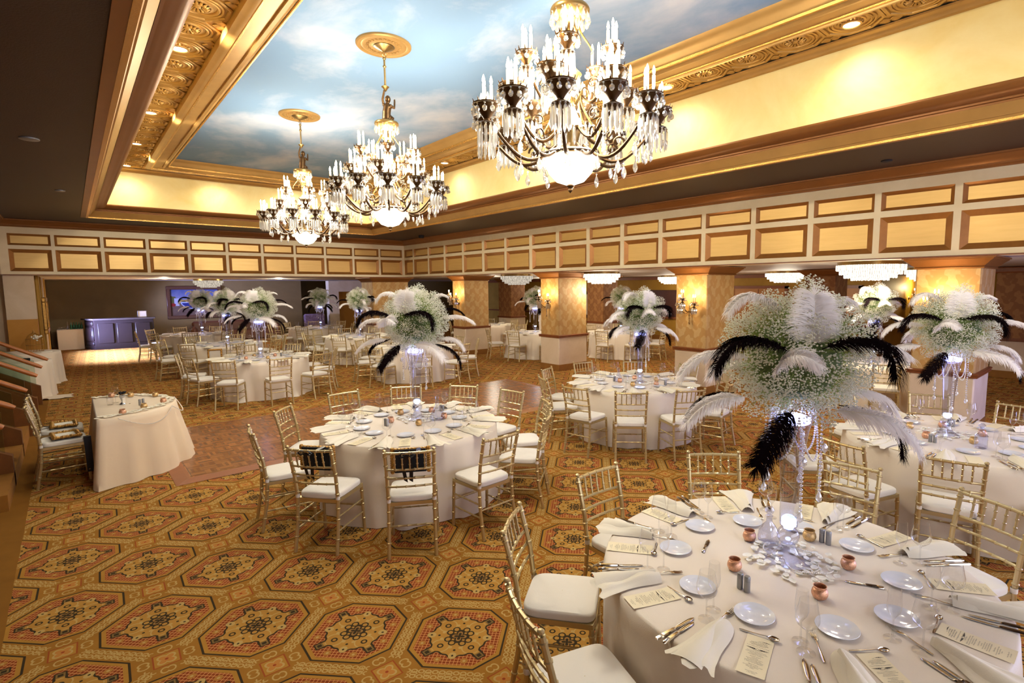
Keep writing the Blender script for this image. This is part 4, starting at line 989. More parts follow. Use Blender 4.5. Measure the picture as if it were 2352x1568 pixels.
def settings(cx,cy,phase,n,tn,detail=2,fan=None):
    angs=clockwise([phase+2*PI*k/n for k in range(n)],cx,cy)
    for k,a in enumerate(angs):
        w=f'{ORD[k]} place clockwise from the camera side of the {tn}'
        def P(r,da): t=a+math.radians(da)*36/(360/n); return cx+r*math.cos(t),cy+r*math.sin(t),t
        j=lambda s:rj.uniform(-s,s)
        x,y,t=P(.53+j(.02),-2+j(3)); put(PLATE,x,y,0,f'bread plate at {w}','plate',f'plates on the {tn}',name='bread_plate')
        x,y,t=P(.70+j(.02),17+j(2)); put(WINE,x,y,0,f'wine glass at {w}','glass',f'glasses on the {tn}',name='wine_glass')
        x,y,t=P(.61+j(.02),16+j(2)); put(FLUTE,x,y,0,f'champagne flute at {w}','glass',f'glasses on the {tn}',name='champagne_flute')
        x,y,t=P(.83+j(.02),-11+j(2)); put(NAPS[k%3],x,y,t+j(.14),f'folded ivory napkin at {w}','napkin',f'napkins on the {tn}',z=CZ+.002,name='folded_napkin')
        if detail>=1:
            x,y,t=P(.79,1+j(1)); 
            if detail>=2:
                e=put(MCARD,x,y,t+PI/2+j(.05),f'cream menu card at {w}','menu',f'menus on the {tn}',z=CZ+.001,name='menu_card')
                o=link('menu_text',MTEXT,e,(0,0,.0022)); o=link('deco_ornament',DECO,e,(0,0,.0024))
            else: put(MCARD_FLAT,x,y,t+PI/2+j(.05),f'cream menu card at {w}','menu',f'menus on the {tn}',z=CZ+.001,name='menu_card')
            for q,(r,da,nm_) in enumerate(((.85,15.0,'longer'),(.86,17.4,'shorter'))):
                x,y,t=P(r,da+j(.6)); put(KN[q],x,y,t+PI+j(.05),f'{nm_} knife at {w}','knife',f'knives on the {tn}',name='table_knife')
        if detail>=2:
            x,y,t=P(.655,2+j(2)); put(SPOON,x,y,t+PI/2+j(.15),f'dessert spoon at {w}','spoon',f'spoons on the {tn}',name='dessert_spoon')
            x,y,t=P(.64,-14+j(2)); put(FORK,x,y,t+PI+j(.1),f'dessert fork at {w}','fork',f'forks on the {tn}',name='dessert_fork')
def cloth(cx,cy,tn,i,desc):
    o=link('tablecloth',CLOTHS[i%2],None,(cx,cy,0)); CL[T_KEY(cx,cy)]=(o,i); tag(o,desc,'tablecloth','round floor-length tablecloths')
def extras(cx,cy,vx,vy,tn,nv=5,ph=.9):
    for k in range(nv):
        a=ph+2*PI*k/nv; r=.30
        x,y=vx+r*math.cos(a),vy+r*math.sin(a)
        put(VOT[k%2],x,y,0,f'{"copper" if k%2==0 else "gold"} mercury-glass votive, {ORD[k]} anticlockwise round the vase of the {tn}','candle holder',f'votives on the {tn}',name='votive_cup')
    for m,a in enumerate((ph-.25,ph+PI-.4)):
        for q in (0,1):
            x,y=vx+.40*math.cos(a+.09*q),vy+.40*math.sin(a+.09*q)
            put(SHAKER,x,y,0,f'{("salt","pepper")[q]} shaker of the {("far","near")[m]} steel pair on the {tn}','shaker',f'shakers on the {tn}',name='steel_shaker')
    o=put(PET,vx,vy,ph,f'white rose petals strewn round the vase foot on the {tn}','petals',None,z=CZ,name='rose_petals'); o['kind']='stuff'
CL={}; ALLC=[]
T_KEY=lambda x,y:(round(x,2),round(y,2))
def ring_chairs(cx,cy,lst,tn,far=False,desc='gold chiavari chair'):
    """lst: (x,y) of the chair back's middle at its top"""
    lst=sorted(lst,key=lambda p:((camside(cx,cy)+.3-math.atan2(p[1]-cy,p[0]-cx))%(2*PI)))
    seats=[]; lst=[p for p in lst if not far or all(math.hypot(p[0]-q[0],p[1]-q[1])>.5 for q in ALLC)]; ALLC.extend((p[0],p[1]) for p in lst)
    for k,p in enumerate(lst):
        x,y=p[0],p[1]; f=math.atan2(cy-y,cx-x)
        if len(p)>2 and p[2] is not None: 
            d=(p[2]-f+PI)%(2*PI)-PI
            if abs(d)<.6: f=f+d*.7
        chair(x+.285*math.cos(f),y+.285*math.sin(f),f,f'{desc}, {ORD[k]} clockwise from the camera side of the {tn}',f'chairs at the {tn}',far)
        seats.append((x+.285*math.cos(f)-cx,y+.285*math.sin(f)-cy,f))
    o,i=CL[T_KEY(cx,cy)]; o.data=cloth_mesh(3+i,seats=seats)
R_=math.radians
TB_=[]
# T1 petal-strewn front table
T='petal-strewn front table'; c1=(2.67,1.14)
cloth(*c1,T,0,'ivory satin cloth over the petal-strewn front table with menus and black-plumed vase')
settings(*c1,R_(15),10,T)
v1=(2.76,1.16); centrepiece(*v1,T)
for k,(r,a,m) in enumerate(((.29,62,0),(.27,146,0),(.29,-124,0),(.32,-47,0),(.39,4,1))):
    put(VOT[m],c1[0]+r*math.cos(R_(a)),c1[1]+r*math.sin(R_(a)),0,f'{("copper","gold")[m]} mercury-glass votive, {ORD[k]} clockwise-listed round the petals of the {T}' if 0 else f'{("copper","gold")[m]} mercury-glass votive {("behind the vase ball","beside the shaker pair at the petals","near the loose pearls","beside the lone butter knife","next to the far shaker pair")[k]} on the {T}','candle holder',f'votives on the {T}',name='votive_cup')
for (r,a,l) in ((.36,172,'salt shaker of the steel pair beside the copper votive'),(.36,178,'pepper shaker of the steel pair beside the copper votive'),(.42,-4,'salt shaker of the steel pair beside the gold votive'),(.42,-9,'pepper shaker of the steel pair beside the gold votive')):
    put(SHAKER,c1[0]+r*math.cos(R_(a)),c1[1]+r*math.sin(R_(a)),0,l+' on the '+T,'shaker',f'shakers on the {T}',name='steel_shaker')
o=put(PET,*v1,0,.4,'',None) if 0 else put(PET,v1[0]-.02,v1[1]-.03,.4,f'white rose petals strewn round the vase foot on the {T}','petals',None,name='rose_petals'); o['kind']='stuff'
put(PEARLS,v1[0]-.01,v1[1]-.02,.2,f'string of pearls winding through the petals on the {T}','pearl string',None,z=CZ+.006,name='pearl_string')
put(DEC,2.86,1.31,0,f'small clear decanter behind the vase on the {T}','decanter',None,name='glass_decanter')
put(KN[2],c1[0]+.36*math.cos(R_(-72)),c1[1]+.36*math.sin(R_(-72)),2.0,f'lone butter knife lying beyond the bread plates on the {T}','knife',None,name='butter_knife')
put(KN[2],c1[0]+.40*math.cos(R_(106)),c1[1]+.40*math.sin(R_(106)),.35,f'butter knife lying beside the far bread plate on the {T}','knife',None,name='butter_knife')
ring_chairs(*c1,[(1.78,2.28),(2.72,2.49),(1.3,1.6),(3.67,2.14),(4.15,1.33),(4.06,.5),(1.27,.75)],T)
# T2 dance-floor edge table
T='dance-floor edge table'; c2=(2.68,5.19); v2=(2.80,5.28)
cloth(*c2,T,1,'ivory satin cloth over the round table at the near edge of the dance floor')
settings(*c2,R_(8),11,T,2); centrepiece(*v2,T,-YAW)
extras(*c2,*v2,T,5,.5)
put(CDEC,2.95,5.1,0,f'tall cone-shaped cut decanter beside the vase on the {T}','decanter',None,name='cone_decanter')
ring_chairs(*c2,[(1.16,5.38),(1.65,6.16,R_(-39)),(2.48,6.59,R_(-87)),(3.25,6.42,R_(-124)),(3.84,5.93,R_(-144)),(4.1,5.22,R_(-168)),(3.99,4.46,R_(152)),(3.56,3.95,R_(131)),(2.75,3.67,R_(92)),(1.95,3.83,R_(58)),(1.37,4.44,R_(43))],T)
# T3 near-pillar middle table
T='near-pillar middle table'; c3=(6.35,5.08); v3=(6.34,4.95)
cloth(*c3,T,2,'ivory satin cloth over the round table in front of the second pillar')
settings(*c3,R_(14),10,T,1); centrepiece(*v3,T,-YAW+.5,.97); extras(*c3,*v3,T,5,2.2)
put(DEC,6.2,5.25,0,f'clear decanter standing on the {T}','decanter',None,name='glass_decanter')
ring_chairs(*c3,[(5.62,6.25,R_(-69)),(5.01,5.66),(4.82,4.82),(5.1,4.11,R_(46)),(5.74,3.68,R_(60)),(6.56,6.36),(7.28,5.8,R_(-140)),(7.58,4.91),(7.37,4.13),(6.6,3.58)],T)
# T4 near right
T='lavender-lit end table'; c4=(6.22,1.1); v4=(6.25,1.17)
cloth(*c4,T,3,'ivory satin cloth with lavender shade over the round table by the right end pillar')
settings(*c4,R_(20),10,T,1); centrepiece(*v4,T,-YAW-.35,.97); extras(*c4,*v4,T,5,.3)
put(HDEC,5.95,.86,0,f'hobnail glass decanter with ball stopper on the {T}','decanter',None,name='hobnail_decanter')
ring_chairs(*c4,[(4.83,.85,R_(14)),(4.72,1.58),(5.15,2.25),(7.54,1.6),(7.52,.79),(6.9,2.35),(5.25,-.02)],T)
# T5 .. bar row
T='bar-row first table'; c5=(2.95,12.4)
cloth(*c5,T,4,'ivory cloth over the round table just beyond the dance floor toward the bar')
settings(*c5,R_(10),9,T,1); centrepiece(2.93,12.33,T,-YAW+.25,1.0); extras(*c5,2.93,12.33,T,4,.2)
ring_chairs(*c5,[(1.98,10.98,R_(62)),(2.89,10.73,R_(90)),(1.57,11.95),(1.50,12.75),(3.73,10.93,R_(100)),(4.30,11.72),(4.3,12.75),(3.87,13.35),(3.,13.93)],T)
FARW=[('pillar-row first table',(6.3,11.9),(6.3,11.9),5,.9,'ivory cloth over the round table behind the dance-floor table plumes',9,.15),
('bar-row second table',(2.95,16.1),(3.05,16.1),4,1.3,'ivory cloth over the second table back in the row facing the bar',9,.5),
('bar-row third table',(2.95,20.5),(3.2,20.7),5,.3,'ivory cloth over the last table of the row facing the bar',9,.3),
('pillar-row second table',(6.5,15.9),(6.62,16.0),4,2.1,'ivory cloth over the round table in front of the far corner pillar',10,.2),
('pillar-row third table',(6.8,20.5),(6.95,20.4),5,3.0,'ivory cloth over the round table before the far pale wall surround',9,.6),
('side-room sconce table',(11.1,12.9),(11.2,13.0),4,1.1,'cloth over the side-room table seen between the far and third pillars',8,.4),
('side-room rear table',(12.1,16.9),(12.2,17.0),5,.5,'cloth over the side-room table half hidden behind the far pillar',8,.1),
('side-room easel table',(13.0,11.0),(13.1,11.0),4,1.8,'cloth over the side-room table behind the second pillar near the easel',9,.7),
('side-room half-wall table',(11.3,3.2),(11.2,3.3),5,.2,'cloth over the side-room table beside the right end pillar',8,.35)]
for i,(T,c,v,ci,rz,d,n,ph) in enumerate(FARW):
    cloth(*c,T,ci,d); settings(*c,ph+.3,n,T,0)
    if T!='side-room rear table': centrepiece(*v,T,-YAW+rz,1.0)
    lst=[]
    for k in range(n):
        a=ph+2*PI*k/n; r=1.50+rj.uniform(-.03,.1)
        p=(c[0]+r*math.cos(a),c[1]+r*math.sin(a))
        if any(x0-.25<p[0]<x1+.25 and y0-.25<p[1]<y1+.25 for x0,x1,y0,y1 in ((9.5,10.55,5.76,6.5),(9.5,10.55,10.08,10.8),(9.5,10.55,14.5,15.22),(8.16,9.56,18.42,19.4),(9.5,10.5,1.5,2.28),(14.3,15.1,12.85,13.65))): continue
        lst.append(p)
    ring_chairs(*c,lst,T,True)
# ------------------------------------------------------------------ sweetheart table
def half_cloth():
    b=MB(); H=.762; x0=.12; yc=8.55; R=.84
    out=[]
    for k in range(20): out.append((x0,yc+R-2*R*k/20))
    for k in range(60): a=-PI/2+PI*k/60; out.append((x0+R*1.0*math.cos(a),yc+R*math.sin(a)))
    n=len(out); cx=x0+.35
    rows=[[(cx+(x-cx)*s,yc+(y-yc)*s,H) for x,y in out] for s in (.02,.5,.97)]
    rows.append([(x,y,H-.005) for x,y in out])
    for i in range(1,10):
        t=i/9; row=[]
        for k,(x,y) in enumerate(out):
            dx,dy=x-cx,y-yc; L=math.hypot(dx,dy); dx/=L; dy/=L
            w=math.cos(k*2*PI*9/n+.4)+.6*math.cos(k*2*PI*17/n+1)
            corner=math.exp(-((k-0)**2)/6)+math.exp(-((k-n)**2)/6)+math.exp(-((k-20)**2)/6)
            f=.06*t+.03*t*w+ .16*t*corner+ (.10*t if k>20 else 0)
            row.append((x+dx*f,y+dy*f,H*(1-t)+.005*t))
        rows.append(row)
    b.grid(rows,closed=True); return b.build('tablecloth',M['cloth_cream'],ang=80)
tag(half_cloth(),'cream satin cloth over the half-round sweetheart table with pearl swags','tablecloth')
ST='half-round sweetheart table'
for k,(x,y,rz) in enumerate(((-.18,8.27,.06),(-.2,8.95,-.02))):
    w=('nearer','farther')[k]
    chair(x,y,rz,f'silver-gold chair, {w} one of the pair behind the {ST}','chairs at the sweetheart table')
    e=empty('picture_frame',(x+.02,y,.516),rz+.05)
    tag(e,f'ornate gilt frame lying on the {w} sweetheart chair seat','picture frame','gilt frames on the sweetheart chairs')
    b=MB(); rnd=random.Random(k)
    for s in range(4):
        a=s*PI/2; L,Wd=(.15,.11) if s%2==0 else (.11,.15)
        for i in range(13):
            t=-1+2*i/12; px,py=math.cos(a)*Wd-math.sin(a)*L*t,math.sin(a)*Wd+math.cos(a)*L*t; b.ball((px,py,.018+.008*rnd.random()),.02+.008*rnd.random(),7,5,.7)
    b.build('gilt_surround',M['gilt_frame'],e); b=MB(); b.box((0,0,.012),(.20,.28,.012)); b.build('card',M['paper'],e); b=MB(); b.box((0,0,.004),(.22,.3,.006)); b.build('backing',M['black'],e)
    b=MB()
    if k==0: b.grid([[(.13,-.18,.004),(.20,-.18,.004)],[(.13,-.215,.0),(.20,-.215,.0)],[(.135,-.222,-.2),(.2,-.222,-.2)],[(.14,-.218,-.42),(.2,-.218,-.42)]])
    else: b.grid([[(-.1,-.03,.004),(-.1,.03,.004)],[(-.19,-.03,.02),(-.19,.03,.02)],[(-.235,-.03,.2),(-.235,.03,.2)],[(-.29,-.03,.42),(-.29,.03,.42)],[(-.335,-.03,.40),(-.335,.03,.40)],[(-.345,-.02,.30),(-.345,.02,.32)]])
    o=b.build('black_sash',M['ribbon'],e); o['label']='black satin sash'
for k,(x,y,l) in enumerate(((.36,7.86,'by the near corner'),(.58,8.08,'beside the shakers'),(.80,8.30,'at the curved edge'),(.77,8.86,'at the far curve'),(.32,9.22,'by the far corner'),(.52,9.08,'behind the little flower vase'))): put(VOT[k%2],x,y,0,f'mercury-glass votive {l} of the {ST}','candle holder','votives on the sweetheart table',name='votive_cup')
for q in (0,1): put(SHAKER,.56+.035*q,8.33+.02*q,0,f'{("salt","pepper")[q]} shaker of the pair on the {ST}','shaker','shakers on the sweetheart table',name='steel_shaker')
b=MB(); b.lathe([(.03,.001),(.034,.01),(.034,.15)],20,cap0=True); put(b.mesh('hurricane',M['glass']),.28,8.62,0,f'clear cylinder glass on the {ST}','glass',None,name='cylinder_glass')
put(WINE,.34,8.74,0,f'wine glass beside the cylinder glass on the {ST}','glass',None,name='wine_glass')
e=empty('bud_vase',(.40,8.55,CZ)); tag(e,f'silver bud vase of black and white blooms on the {ST}','vase')
b=MB(); b.lathe([(.03,0),(.035,.006),(.01,.03),(.012,.05),(.028,.1),(.034,.12)],18,cap0=True); b.build('stem_cup',M['foil'],e)
b=MB(); rnd=random.Random(4)
for i in range(26): b.octa((rnd.gauss(0,.022),rnd.gauss(0,.022),.135+rnd.random()*.03),.012)
b.build('blooms',M['black'],e); b=MB(); b.quad((.0,-.03,.02),(.03,-.02,.02),(.03,-.02,.09),(.0,-.03,.09)); b.build('gift_tag',M['paper'],e,smooth=False)
b=MB(); rnd=random.Random(8)
for i in range(120):
    a=-PI/2+PI*(i+rnd.random())/120; r=.76+rnd.uniform(-.05,.05); b.lathe([(.001,.004),(.018,.006),(.024,.012)],6,(.12+r*math.cos(a),8.55+r*math.sin(a),CZ+rnd.random()*.006),sx=1.2)
o=b.build('rose_petals',M['petal']); tag(o,f'ivory petals edging the curve of the {ST}','petals',kind='stuff')
for k,(a0,a1) in enumerate(((-1.35,-.55),(-.55,.25),(.25,1.0))):
    b=MB(); pts=[]
    for i in range(30):
        t=i/29; a=a0+(a1-a0)*t; r=.875+.03*math.sin(PI*t); pts.append((.12+r*math.cos(a),8.55+r*math.sin(a),CZ-.015-.13*math.sin(PI*t)))
    bead_line(b,pts,.006,.0125); o=b.build('pearl_swag',M['pearl']); tag(o,f'{("near","middle","far")[k]} pearl swag pinned round the curved side of the {ST}','pearl string','pearl swags on the sweetheart table')
# framed signs tied to two chairs of the dance-floor table, and one further back
def sign_on_chair(mx,my,f,label,back=True):
    x,y=mx+.285*math.cos(f),my+.285*math.sin(f)
    e=empty('picture_frame',(x,y,0),f-PI/2); tag(e,label,'picture frame','framed signs tied to chair backs')
    b=MB(); b.box((0,-.195,.80),(.25,.016,.19)); b.build('velvet_back',M['black'],e,smooth=False)
    b=MB(); rnd=random.Random(3)
    for s in range(4):
        a=s*PI/2; L,Wd=(.12,.145) if s%2==0 else (.145,.11)
        for i in range(11):
            t=-1+2*i/10; px,pz=math.cos(a)*Wd-math.sin(a)*L*t,math.sin(a)*Wd*.8+math.cos(a)*L*t*.8; b.ball((px,-.172,.80+pz),.02,6,4,.9)
    b.build('gilt_surround',M['gilt_frame'],e); b=MB(); b.box((0,-.178,.80),(.2,.01,.15)); b.build('card',M['paper'],e,smooth=False)
    b=MB()
    for s in (-1,1):
        b.tube([(-.02,-.30,.895),(-.02+s*.035,-.315,.905),(-.02+s*.065,-.31,.885),(-.02+s*.04,-.31,.865),(-.02,-.30,.885)],.012,6,flat=.35)
        b.grid([[(-.03+s*.01,-.30,.885),(s*.01,-.30,.885)],[(-.035+s*.03,-.275,.75),(-.005+s*.03,-.275,.75)],[(-.03+s*.02,-.262,.66),(.0+s*.02,-.262,.64)]])
    b.box((.07,-.24,.90),(.035,.11,.008)); b.build('ribbon_bow',M['ribbon'],e)
f=math.atan2(5.19-3.83,2.68-1.95); sign_on_chair(1.95,3.83,R_(58)*.7+f*.3,'black-backed framed sign tied with a long ribbon loop to a dance-floor table chair')
f=math.atan2(5.19-4.44,2.68-1.37); sign_on_chair(1.37,4.44,R_(43)*.7+f*.3,'black-backed framed sign tied by a flat black bow, beside the looped one')
b=MB(); 
e=empty('picture_frame',(2.45,14.42,.62),PI-.1); tag(e,'carved gilt frame hung on a chair back between the first and second bar-row tables','picture frame')
for s in range(4):
    a=s*PI/2; L,Wd=(.16,.13) if s%2==0 else (.13,.16)
    for i in range(11): t=-1+2*i/10; b.ball((math.cos(a)*Wd-math.sin(a)*L*t,0,math.sin(a)*Wd+math.cos(a)*L*t+.02),.026,6,4,.9)
b.build('gilt_surround',M['gilt_frame'],e); b=MB(); b.box((0,0,.02),(.24,.01,.26)); b.build('card',M['paper'],e,smooth=False)
# ------------------------------------------------------------------ stairs
def staircase():
    o=struct(empty('staircase')); 
    b=MB()
    for i in range(8): b.box((-.62-.3*i-1.6,10.9,.085+.17*i),(3.2,6.9,.17))
    b.build('carpeted_step',M['stair'],o,smooth=False)
    for y in (14.2,12.65,11.2,9.86,8.4):
        b=MB(); x=-.56 if y>10 else -.62
        b.prism([(0,0),(0,.36),(-3,.36+1.75),(-3,0)],-.06,.06); s=b.build('stringer',M['stringer'],o,smooth=False); s.rotation_euler=(PI/2,0,0); s.location=(x,y,0)
        b=MB(); b.prism([(-.06,.36),(-.06,.86),(-3,.86+1.75),(-3,.36+1.75)],-.006,.006); s=b.build('glass_panel',M['balustrade'],o,smooth=False); s.rotation_euler=(PI/2,0,0); s.location=(x,y,0)
    for y,x,z in ((14.2,-.42,.86),(12.7,-.46,.88),(11.2,-.47,.91),(9.9,-.53,.87),(8.5,-.57,.88),(7.5,-.6,.85)):
        b=MB(); b.tube([(x,y,z),(x-.06,y,z+.036),(x-3,y,z+1.78)],[.03,.042,.042],12,flat=.8); b.build('handrail',M['rail'],o)
    return o
staircase()
# ------------------------------------------------------------------ display tables at the left
for k,(x,y,r,l) in enumerate(((-1.0,15.45,.6,'nearer round display table by the stairs, hem puddled'),(-.86,17.5,.58,'farther round display table, carrying the wire birdcage'))):
    o=link('tablecloth',CLOTHS[k],None,(x,y,0),1.0+k); o.scale=(r/.925*1.02,r/.925*1.02,1); tag(o,'cream cloth over the '+l,'tablecloth')
b=MB(); rnd=random.Random(2); rows=[]
for i in range(6):
    rows.append([(-.62+.5*j/12+.03*math.sin(i*2+j),14.62+.10*i+.02*math.sin(j*1.7),.012+.035*max(0,math.sin(i*1.9+j*.8))*(1-j/14)) for j in range(13)])
b.grid(rows); tag(b.build('cloth_hem',M['cloth_cream'],ang=80),'loose hem of cream cloth puddled on the carpet beside the near display table','cloth')
e=empty('birdcage',(-.72,17.5,CZ)); tag(e,'white wire birdcage with a cream bloom on the farther display table','birdcage')
b=MB()
for z in (.01,.16,.3): b.tube([(.15*math.cos(2*PI*i/24),.15*math.sin(2*PI*i/24),z) for i in range(25)],.006,5,cap=False)
for i in range(18):
    a=2*PI*i/18; b.tube([(.15*math.cos(a),.15*math.sin(a),.01),(.15*math.cos(a),.15*math.sin(a),.3),(.11*math.cos(a),.11*math.sin(a),.39),(.03*math.cos(a),.03*math.sin(a),.45)],.003,4)
b.lathe([(.03,.44),(.02,.47),(.012,.5),(.001,.54)],10); b.build('wire_cage',M['gilt_frame'],e)
b=MB(); 
for i in range(20): b.ball((.06+rnd.gauss(0,.03),-.12+rnd.gauss(0,.02),.37+rnd.gauss(0,.025)),.022,6,4)
b.build('bloom',M['petal'],e)
b=MB(); b.box((0,0,.03),(.12,.05,.06),.4,.01); put(b.mesh('box',M['black']),-.78,15.3,0,'small black keepsake box on the nearer display table','box',None,name='keepsake_box')
b=MB(); b.box((0,0,.006),(.22,.16,.012),.5); put(b.mesh('book',M['paper']),-.55,17.3,0,'pale guest book lying on the farther display table','book',None,name='guest_book')
# ------------------------------------------------------------------ far room: bar, side table, painting, seating
e=empty('bar_counter',(.59,25.8,0),math.atan2(-.2,1.75)); tag(e,'long dark mahogany bar counter with panelled end, below the far room wall','bar')
L=1.77; D=.66
PL=[(0,0),(L,0),(L,D),(-.34,D)]
b=MB(); b.prism(PL,0,1.1); b.build('body',M['bar'],e,smooth=False)
b=MB(); b.prism([(-.03,-.07),(L+.07,-.07),(L+.07,D+.05),(-.45,D+.05)],1.1,1.155); b.build('top',M['bar_top'],e,smooth=False)
b=MB(); b.prism([(-.01,-.02),(L+.02,-.02),(L+.02,D),(-.37,D)],0,.14); b.build('kick_board',M['bar'],e,smooth=False)
ea=math.atan2(D,-.34)
for (z0,z1) in ((.9,1.05),(.32,.84),(.16,.28)):
    b=MB()
    for w,dp in ((.56,.0),(.44,.012)): b.box((-.17-.016-dp*.9,D/2-.008,(z0+z1)/2),(w,.03,(z1-z0)-(.08 if dp else 0)),ea,.012)
    b.build('end_panel',M['bar'],e)
for i in range(3):
    b=MB(); b.box((.32+.56*i,-.012,.6),(.46,.03,.75),0,.012); b.build('front_panel',M['bar'],e)
b=MB(); b.box((0,0,.38),(.75,.7,.76),0,.02); o=b.build('tablecloth',M['cloth'],None,(-.1,26.85,0)); tag(o,'white cloth over the small square table left of the bar','tablecloth')
b=MB(); b.lathe([(.03,0),(.034,.005),(.034,.13),(.012,.19),(.012,.25),(.001,.251)],14,cap0=True); gb=b.mesh('bottle',M['green']); b=MB(); b.lathe([(.03,0),(.034,.005),(.034,.15),(.011,.21),(.011,.29),(.001,.291)],14,cap0=True); cb=b.mesh('bottle_clear',M['vase'])
for i in range(5): put(gb,-.06+.075*i,26.75+.05*(i%2),0,f'green glass bottle, {ORD[i]} from the clear one on the cloth beside the bar','bottle','green bottles beside the bar',name='glass_bottle')
put(cb,-.16,26.72,0,'tall clear bottle among the green ones beside the bar','bottle',None,name='glass_bottle')
for i in range(4): put(TUMB,-.4+.07*i,26.7,0,f'tumbler, {ORD[i]} in the short row on the cloth beside the bar','glass','tumblers beside the bar',name='tumbler')
b=MB(); b.box((0,0,.12),(.26,.02,.24)); e=put(b.mesh('sign',M['paper'],smooth=False),2.05,25.95,.2,'framed card standing on the right end of the bar','sign',None,z=1.16,name='framed_card')
b=MB(); 
for c,s in (((0,0,.01),(.30,.03,.02)),((0,0,.24),(.30,.03,.02)),((-.14,0,.12),(.02,.03,.24)),((.14,0,.12),(.02,.03,.24))): b.box(c,s)
b.build('silver_frame',M['foil'],e,smooth=False)
put(TUMB,1.9,25.85,0,'tip glass standing beside the framed card on the bar','glass',None,z=1.16,name='tumbler')
e=empty('framed_painting',(4.13,27.97,1.65)); tag(e,'large harbour painting in a dark wooden frame on the far wall','painting')
b=MB(); b.box((0,0,0),(1.78,.02,1.18)); b.build('canvas',M['painting'],e,smooth=False)
b=MB()
for c,s in (((0,-.02,.64),(2.08,.07,.15)),((0,-.02,-.64),(2.08,.07,.15)),((-.965,-.02,0),(.15,.07,1.18)),((.965,-.02,0),(.15,.07,1.18))): b.box(c,s,0,.02)
b.build('frame',M['frame_dark'],e)
e=empty('leather_sofa',(5.4,26.6,0)); tag(e,'brown leather sofa under the harbour painting','sofa')
b=MB(); b.box((0,0,.23),(3.2,.85,.46),0,.06); b.build('seat',M['leather'],e); b=MB(); b.box((0,.36,.55),(3.2,.22,.6),0,.08); b.build('backrest',M['leather'],e)
for s in (-1,1): b=MB(); b.box((s*1.62,0,.36),(.24,.9,.62),0,.1); b.build('armrest',M['leather'],e)
e=empty('patterned_armchair',(9.0,26.9,0)); tag(e,'floral armchair in the niche of the far room','armchair')
b=MB(); b.box((0,0,.25),(1.0,.8,.42),0,.05); b.build('seat',M['floral'],e); b=MB(); b.box((0,.36,.6),(1.0,.2,.75),0,.06); b.build('backrest',M['floral'],e)
e=empty('framed_picture',(-.56,19.9,1.55)); tag(e,'narrow picture in a heavy gilt frame on the far left pilasters','picture')
b=MB(); b.box((0,0,0),(.03,1.3,.75)); b.build('canvas',M['frame_dark'],e,smooth=False)
b=MB()
for c,s in (((.02,0,.42),(.09,1.5,.12)),((.02,0,-.42),(.09,1.5,.12)),((.02,-.7,0),(.09,.12,.75)),((.02,.7,0),(.09,.12,.75))): b.box(c,s,0,.02)
b.build('frame',M['gilt_frame'],e)
# ------------------------------------------------------------------ side rooms: easel sign, shrub, mirror, high table
e=empty('easel_sign',(17.4,16.3,0),R_(-48)); tag(e,'framed Gatsby-style sign on a wooden easel in the side room','sign')
b=MB()
for s in (-1,1): b.tube([(s*.38,-.05,0),(s*.1,.12,1.9)],.02,6)
b.tube([(0,.55,0),(0,.14,1.85)],.02,6); b.build('easel',M['rail'],e)
b=MB(); b.box((0,0,1.42),(.62,.02,.92)); b.build('board',M['paper'],e,smooth=False)
b=MB()
for c,s in (((0,-.01,1.94),(.86,.06,.13)),((0,-.01,.90),(.86,.06,.13)),((-.37,-.01,1.42),(.12,.06,.95)),((.37,-.01,1.42),(.12,.06,.95))): b.box(c,s,0,.015)
b.build('frame',M['frame_dark'],e)
tl=text_mesh([("A LITTLE",0,.24,.1,0),("PARTY",0,.11,.1,0),("NEVER",0,-.02,.1,0),("KILLED",0,-.15,.1,0),("NOBODY",0,-.28,.1,0)],M['ink2'],'sign_text')
o=link('sign_text',tl,e,(0,-.013,1.42)); o.rotation_euler=(PI/2,0,0)
b=MB()
for i in range(10):
    for (x,z) in ((-.27+.06*i,1.85),(-.27+.06*i,.99)): 
        if i%2==0: b.box((x,-.013,z),(.045,.004,.04))
for i in range(14):
    if i%2==0:
        for x in (-.28,.28): b.box((x,-.013,1.0+.064*i),(.04,.004,.045))
b.build('checker_border',M['ink2'],e,smooth=False)
o=link('flower_foliage',GYP,None,(18.0,15.2,.36)); o.scale=(1.2,1.2,1.1); tag(o,'mound of pale foliage on the floor beside the easel','plant')
e=empty('high_table',(14.0,15.2,0)); tag(e,'tall white-clothed box table with plumes on it behind the third pillar','table')
b=MB(); b.box((0,0,.6),(.9,.7,1.2),.2,.02); b.build('white_cover',M['cloth'],e)
a=copy_tree(arr0); a.location=(13.9,15.1,1.56); a.rotation_euler=(0,0,2.2); tag(a,'feather arrangement standing on the tall white box table','flower arrangement')
e=empty('leaning_mirror',(14.7,22.5,0),R_(-38)); tag(e,'tall leaning gilt-framed board against the mustard wall','mirror')
b=MB(); b.box((0,0,1.0),(.62,.04,1.7)); b.build('board',M['frame_dark'],e,smooth=False)
b=MB()
for c,s in (((0,-.02,1.92),(.85,.08,.12)),((0,-.02,.08),(.85,.08,.12)),((-.37,-.02,1),(.11,.08,1.75)),((.37,-.02,1),(.11,.08,1.75))): b.box(c,s,0,.02)
b.build('frame',M['gilt_frame'],e)
e=empty('wall_picture',(18.44,13.2,1.5)); tag(e,'dark framed picture on the mustard wall behind the second pillar sconce','picture')
b=MB(); b.box((0,0,0),(.05,1.9,1.1),0,.01); b.build('dark_canvas',M['frame_dark'],e)
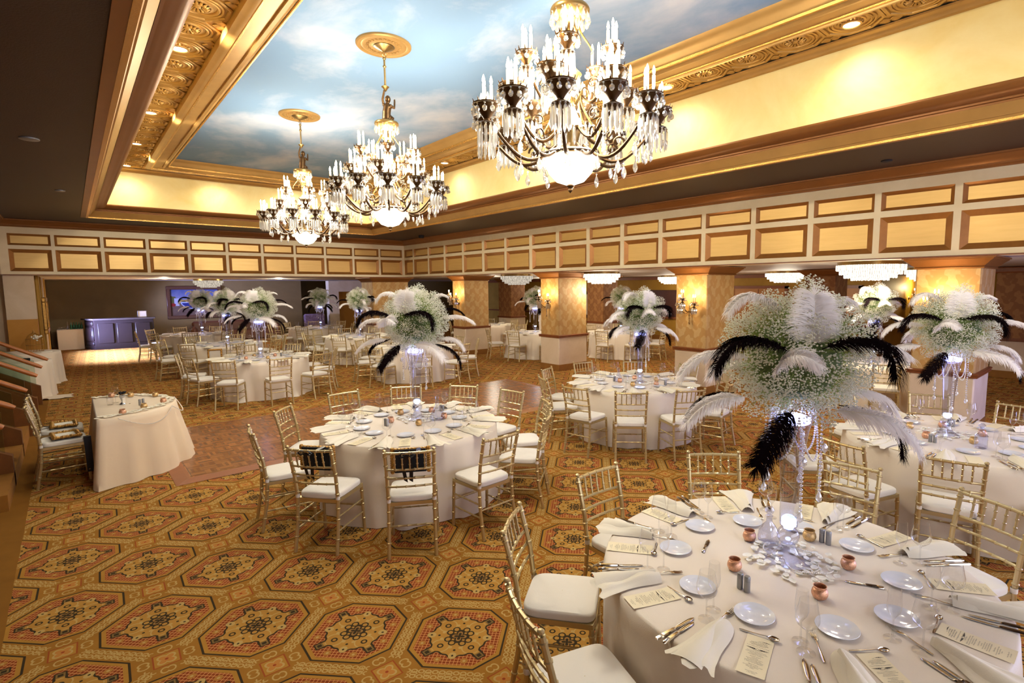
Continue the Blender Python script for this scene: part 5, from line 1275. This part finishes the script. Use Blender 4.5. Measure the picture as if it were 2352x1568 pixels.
# ------------------------------------------------------------------ camera and light
Rm=Matrix((CAMR[0],[-q for q in CAMR[1]],[-q for q in CAMR[2]])).transposed()
cam=bpy.data.cameras.new('camera'); co=bpy.data.objects.new('camera',cam); COL.objects.link(co)
co.matrix_world=Matrix.Translation((0,0,2.2148))@Rm.to_4x4(); cam.sensor_width=36; cam.lens=1218.47*36/2352
cam.shift_x=-(1246.86-1176)/2352; cam.shift_y=(782.91-784)/2352; cam.clip_start=.05; cam.clip_end=100; scene.camera=co
# assumed daylight: area lights added left of the far room and behind the camera
def area(name,loc,rot,sx,sy,en,col):
    l=bpy.data.lights.new(name,'AREA'); l.shape='RECTANGLE'; l.size=sx; l.size_y=sy; l.energy=en; l.color=col; o=bpy.data.objects.new(name,l); COL.objects.link(o); o.location=loc; o.rotation_euler=rot; return o
o=area('far_left_assumed_daylight',(-.55,23.2,1.7),(0,-PI/2+R_(52),0),1.4,4.0,420,(.5,.6,1.0)); o.data.spread=R_(60)
o=area('far_left_assumed_daylight',(-.62,25.4,1.0),(0,-PI/2,R_(18)),1.6,.8,300,(.4,.48,1.0)); o.data.spread=R_(50)
area('front_assumed_daylight',(3.5,-3.3,2.0),(R_(80),0,0),8,2.4,130,(.8,.85,1.0))  # added behind the camera, its opening is assumed and not built
area('right_assumed_daylight',(9.0,-3.0,1.4),(R_(85),0,R_(25)),2.2,2.0,150,(.42,.45,1.0))
w=bpy.data.worlds.new('room'); scene.world=w; w.use_nodes=True; w.node_tree.nodes['Background'].inputs[0].default_value=(1,.86,.68,1); w.node_tree.nodes['Background'].inputs[1].default_value=.02
vs=scene.view_settings; vs.view_transform='Standard'; vs.look='None'; vs.exposure=0.55; vs.gamma=1.0; vs.use_curve_mapping=False
cy=scene.cycles; cy.max_bounces=7; cy.diffuse_bounces=4; cy.glossy_bounces=2; cy.transmission_bounces=2; cy.transparent_max_bounces=18; cy.use_adaptive_sampling=True; cy.adaptive_threshold=.02; cy.sample_clamp_indirect=6; cy.sample_clamp_direct=20; cy.caustics_reflective=False; cy.caustics_refractive=False; cy.use_denoising=True; cy.use_light_tree=True
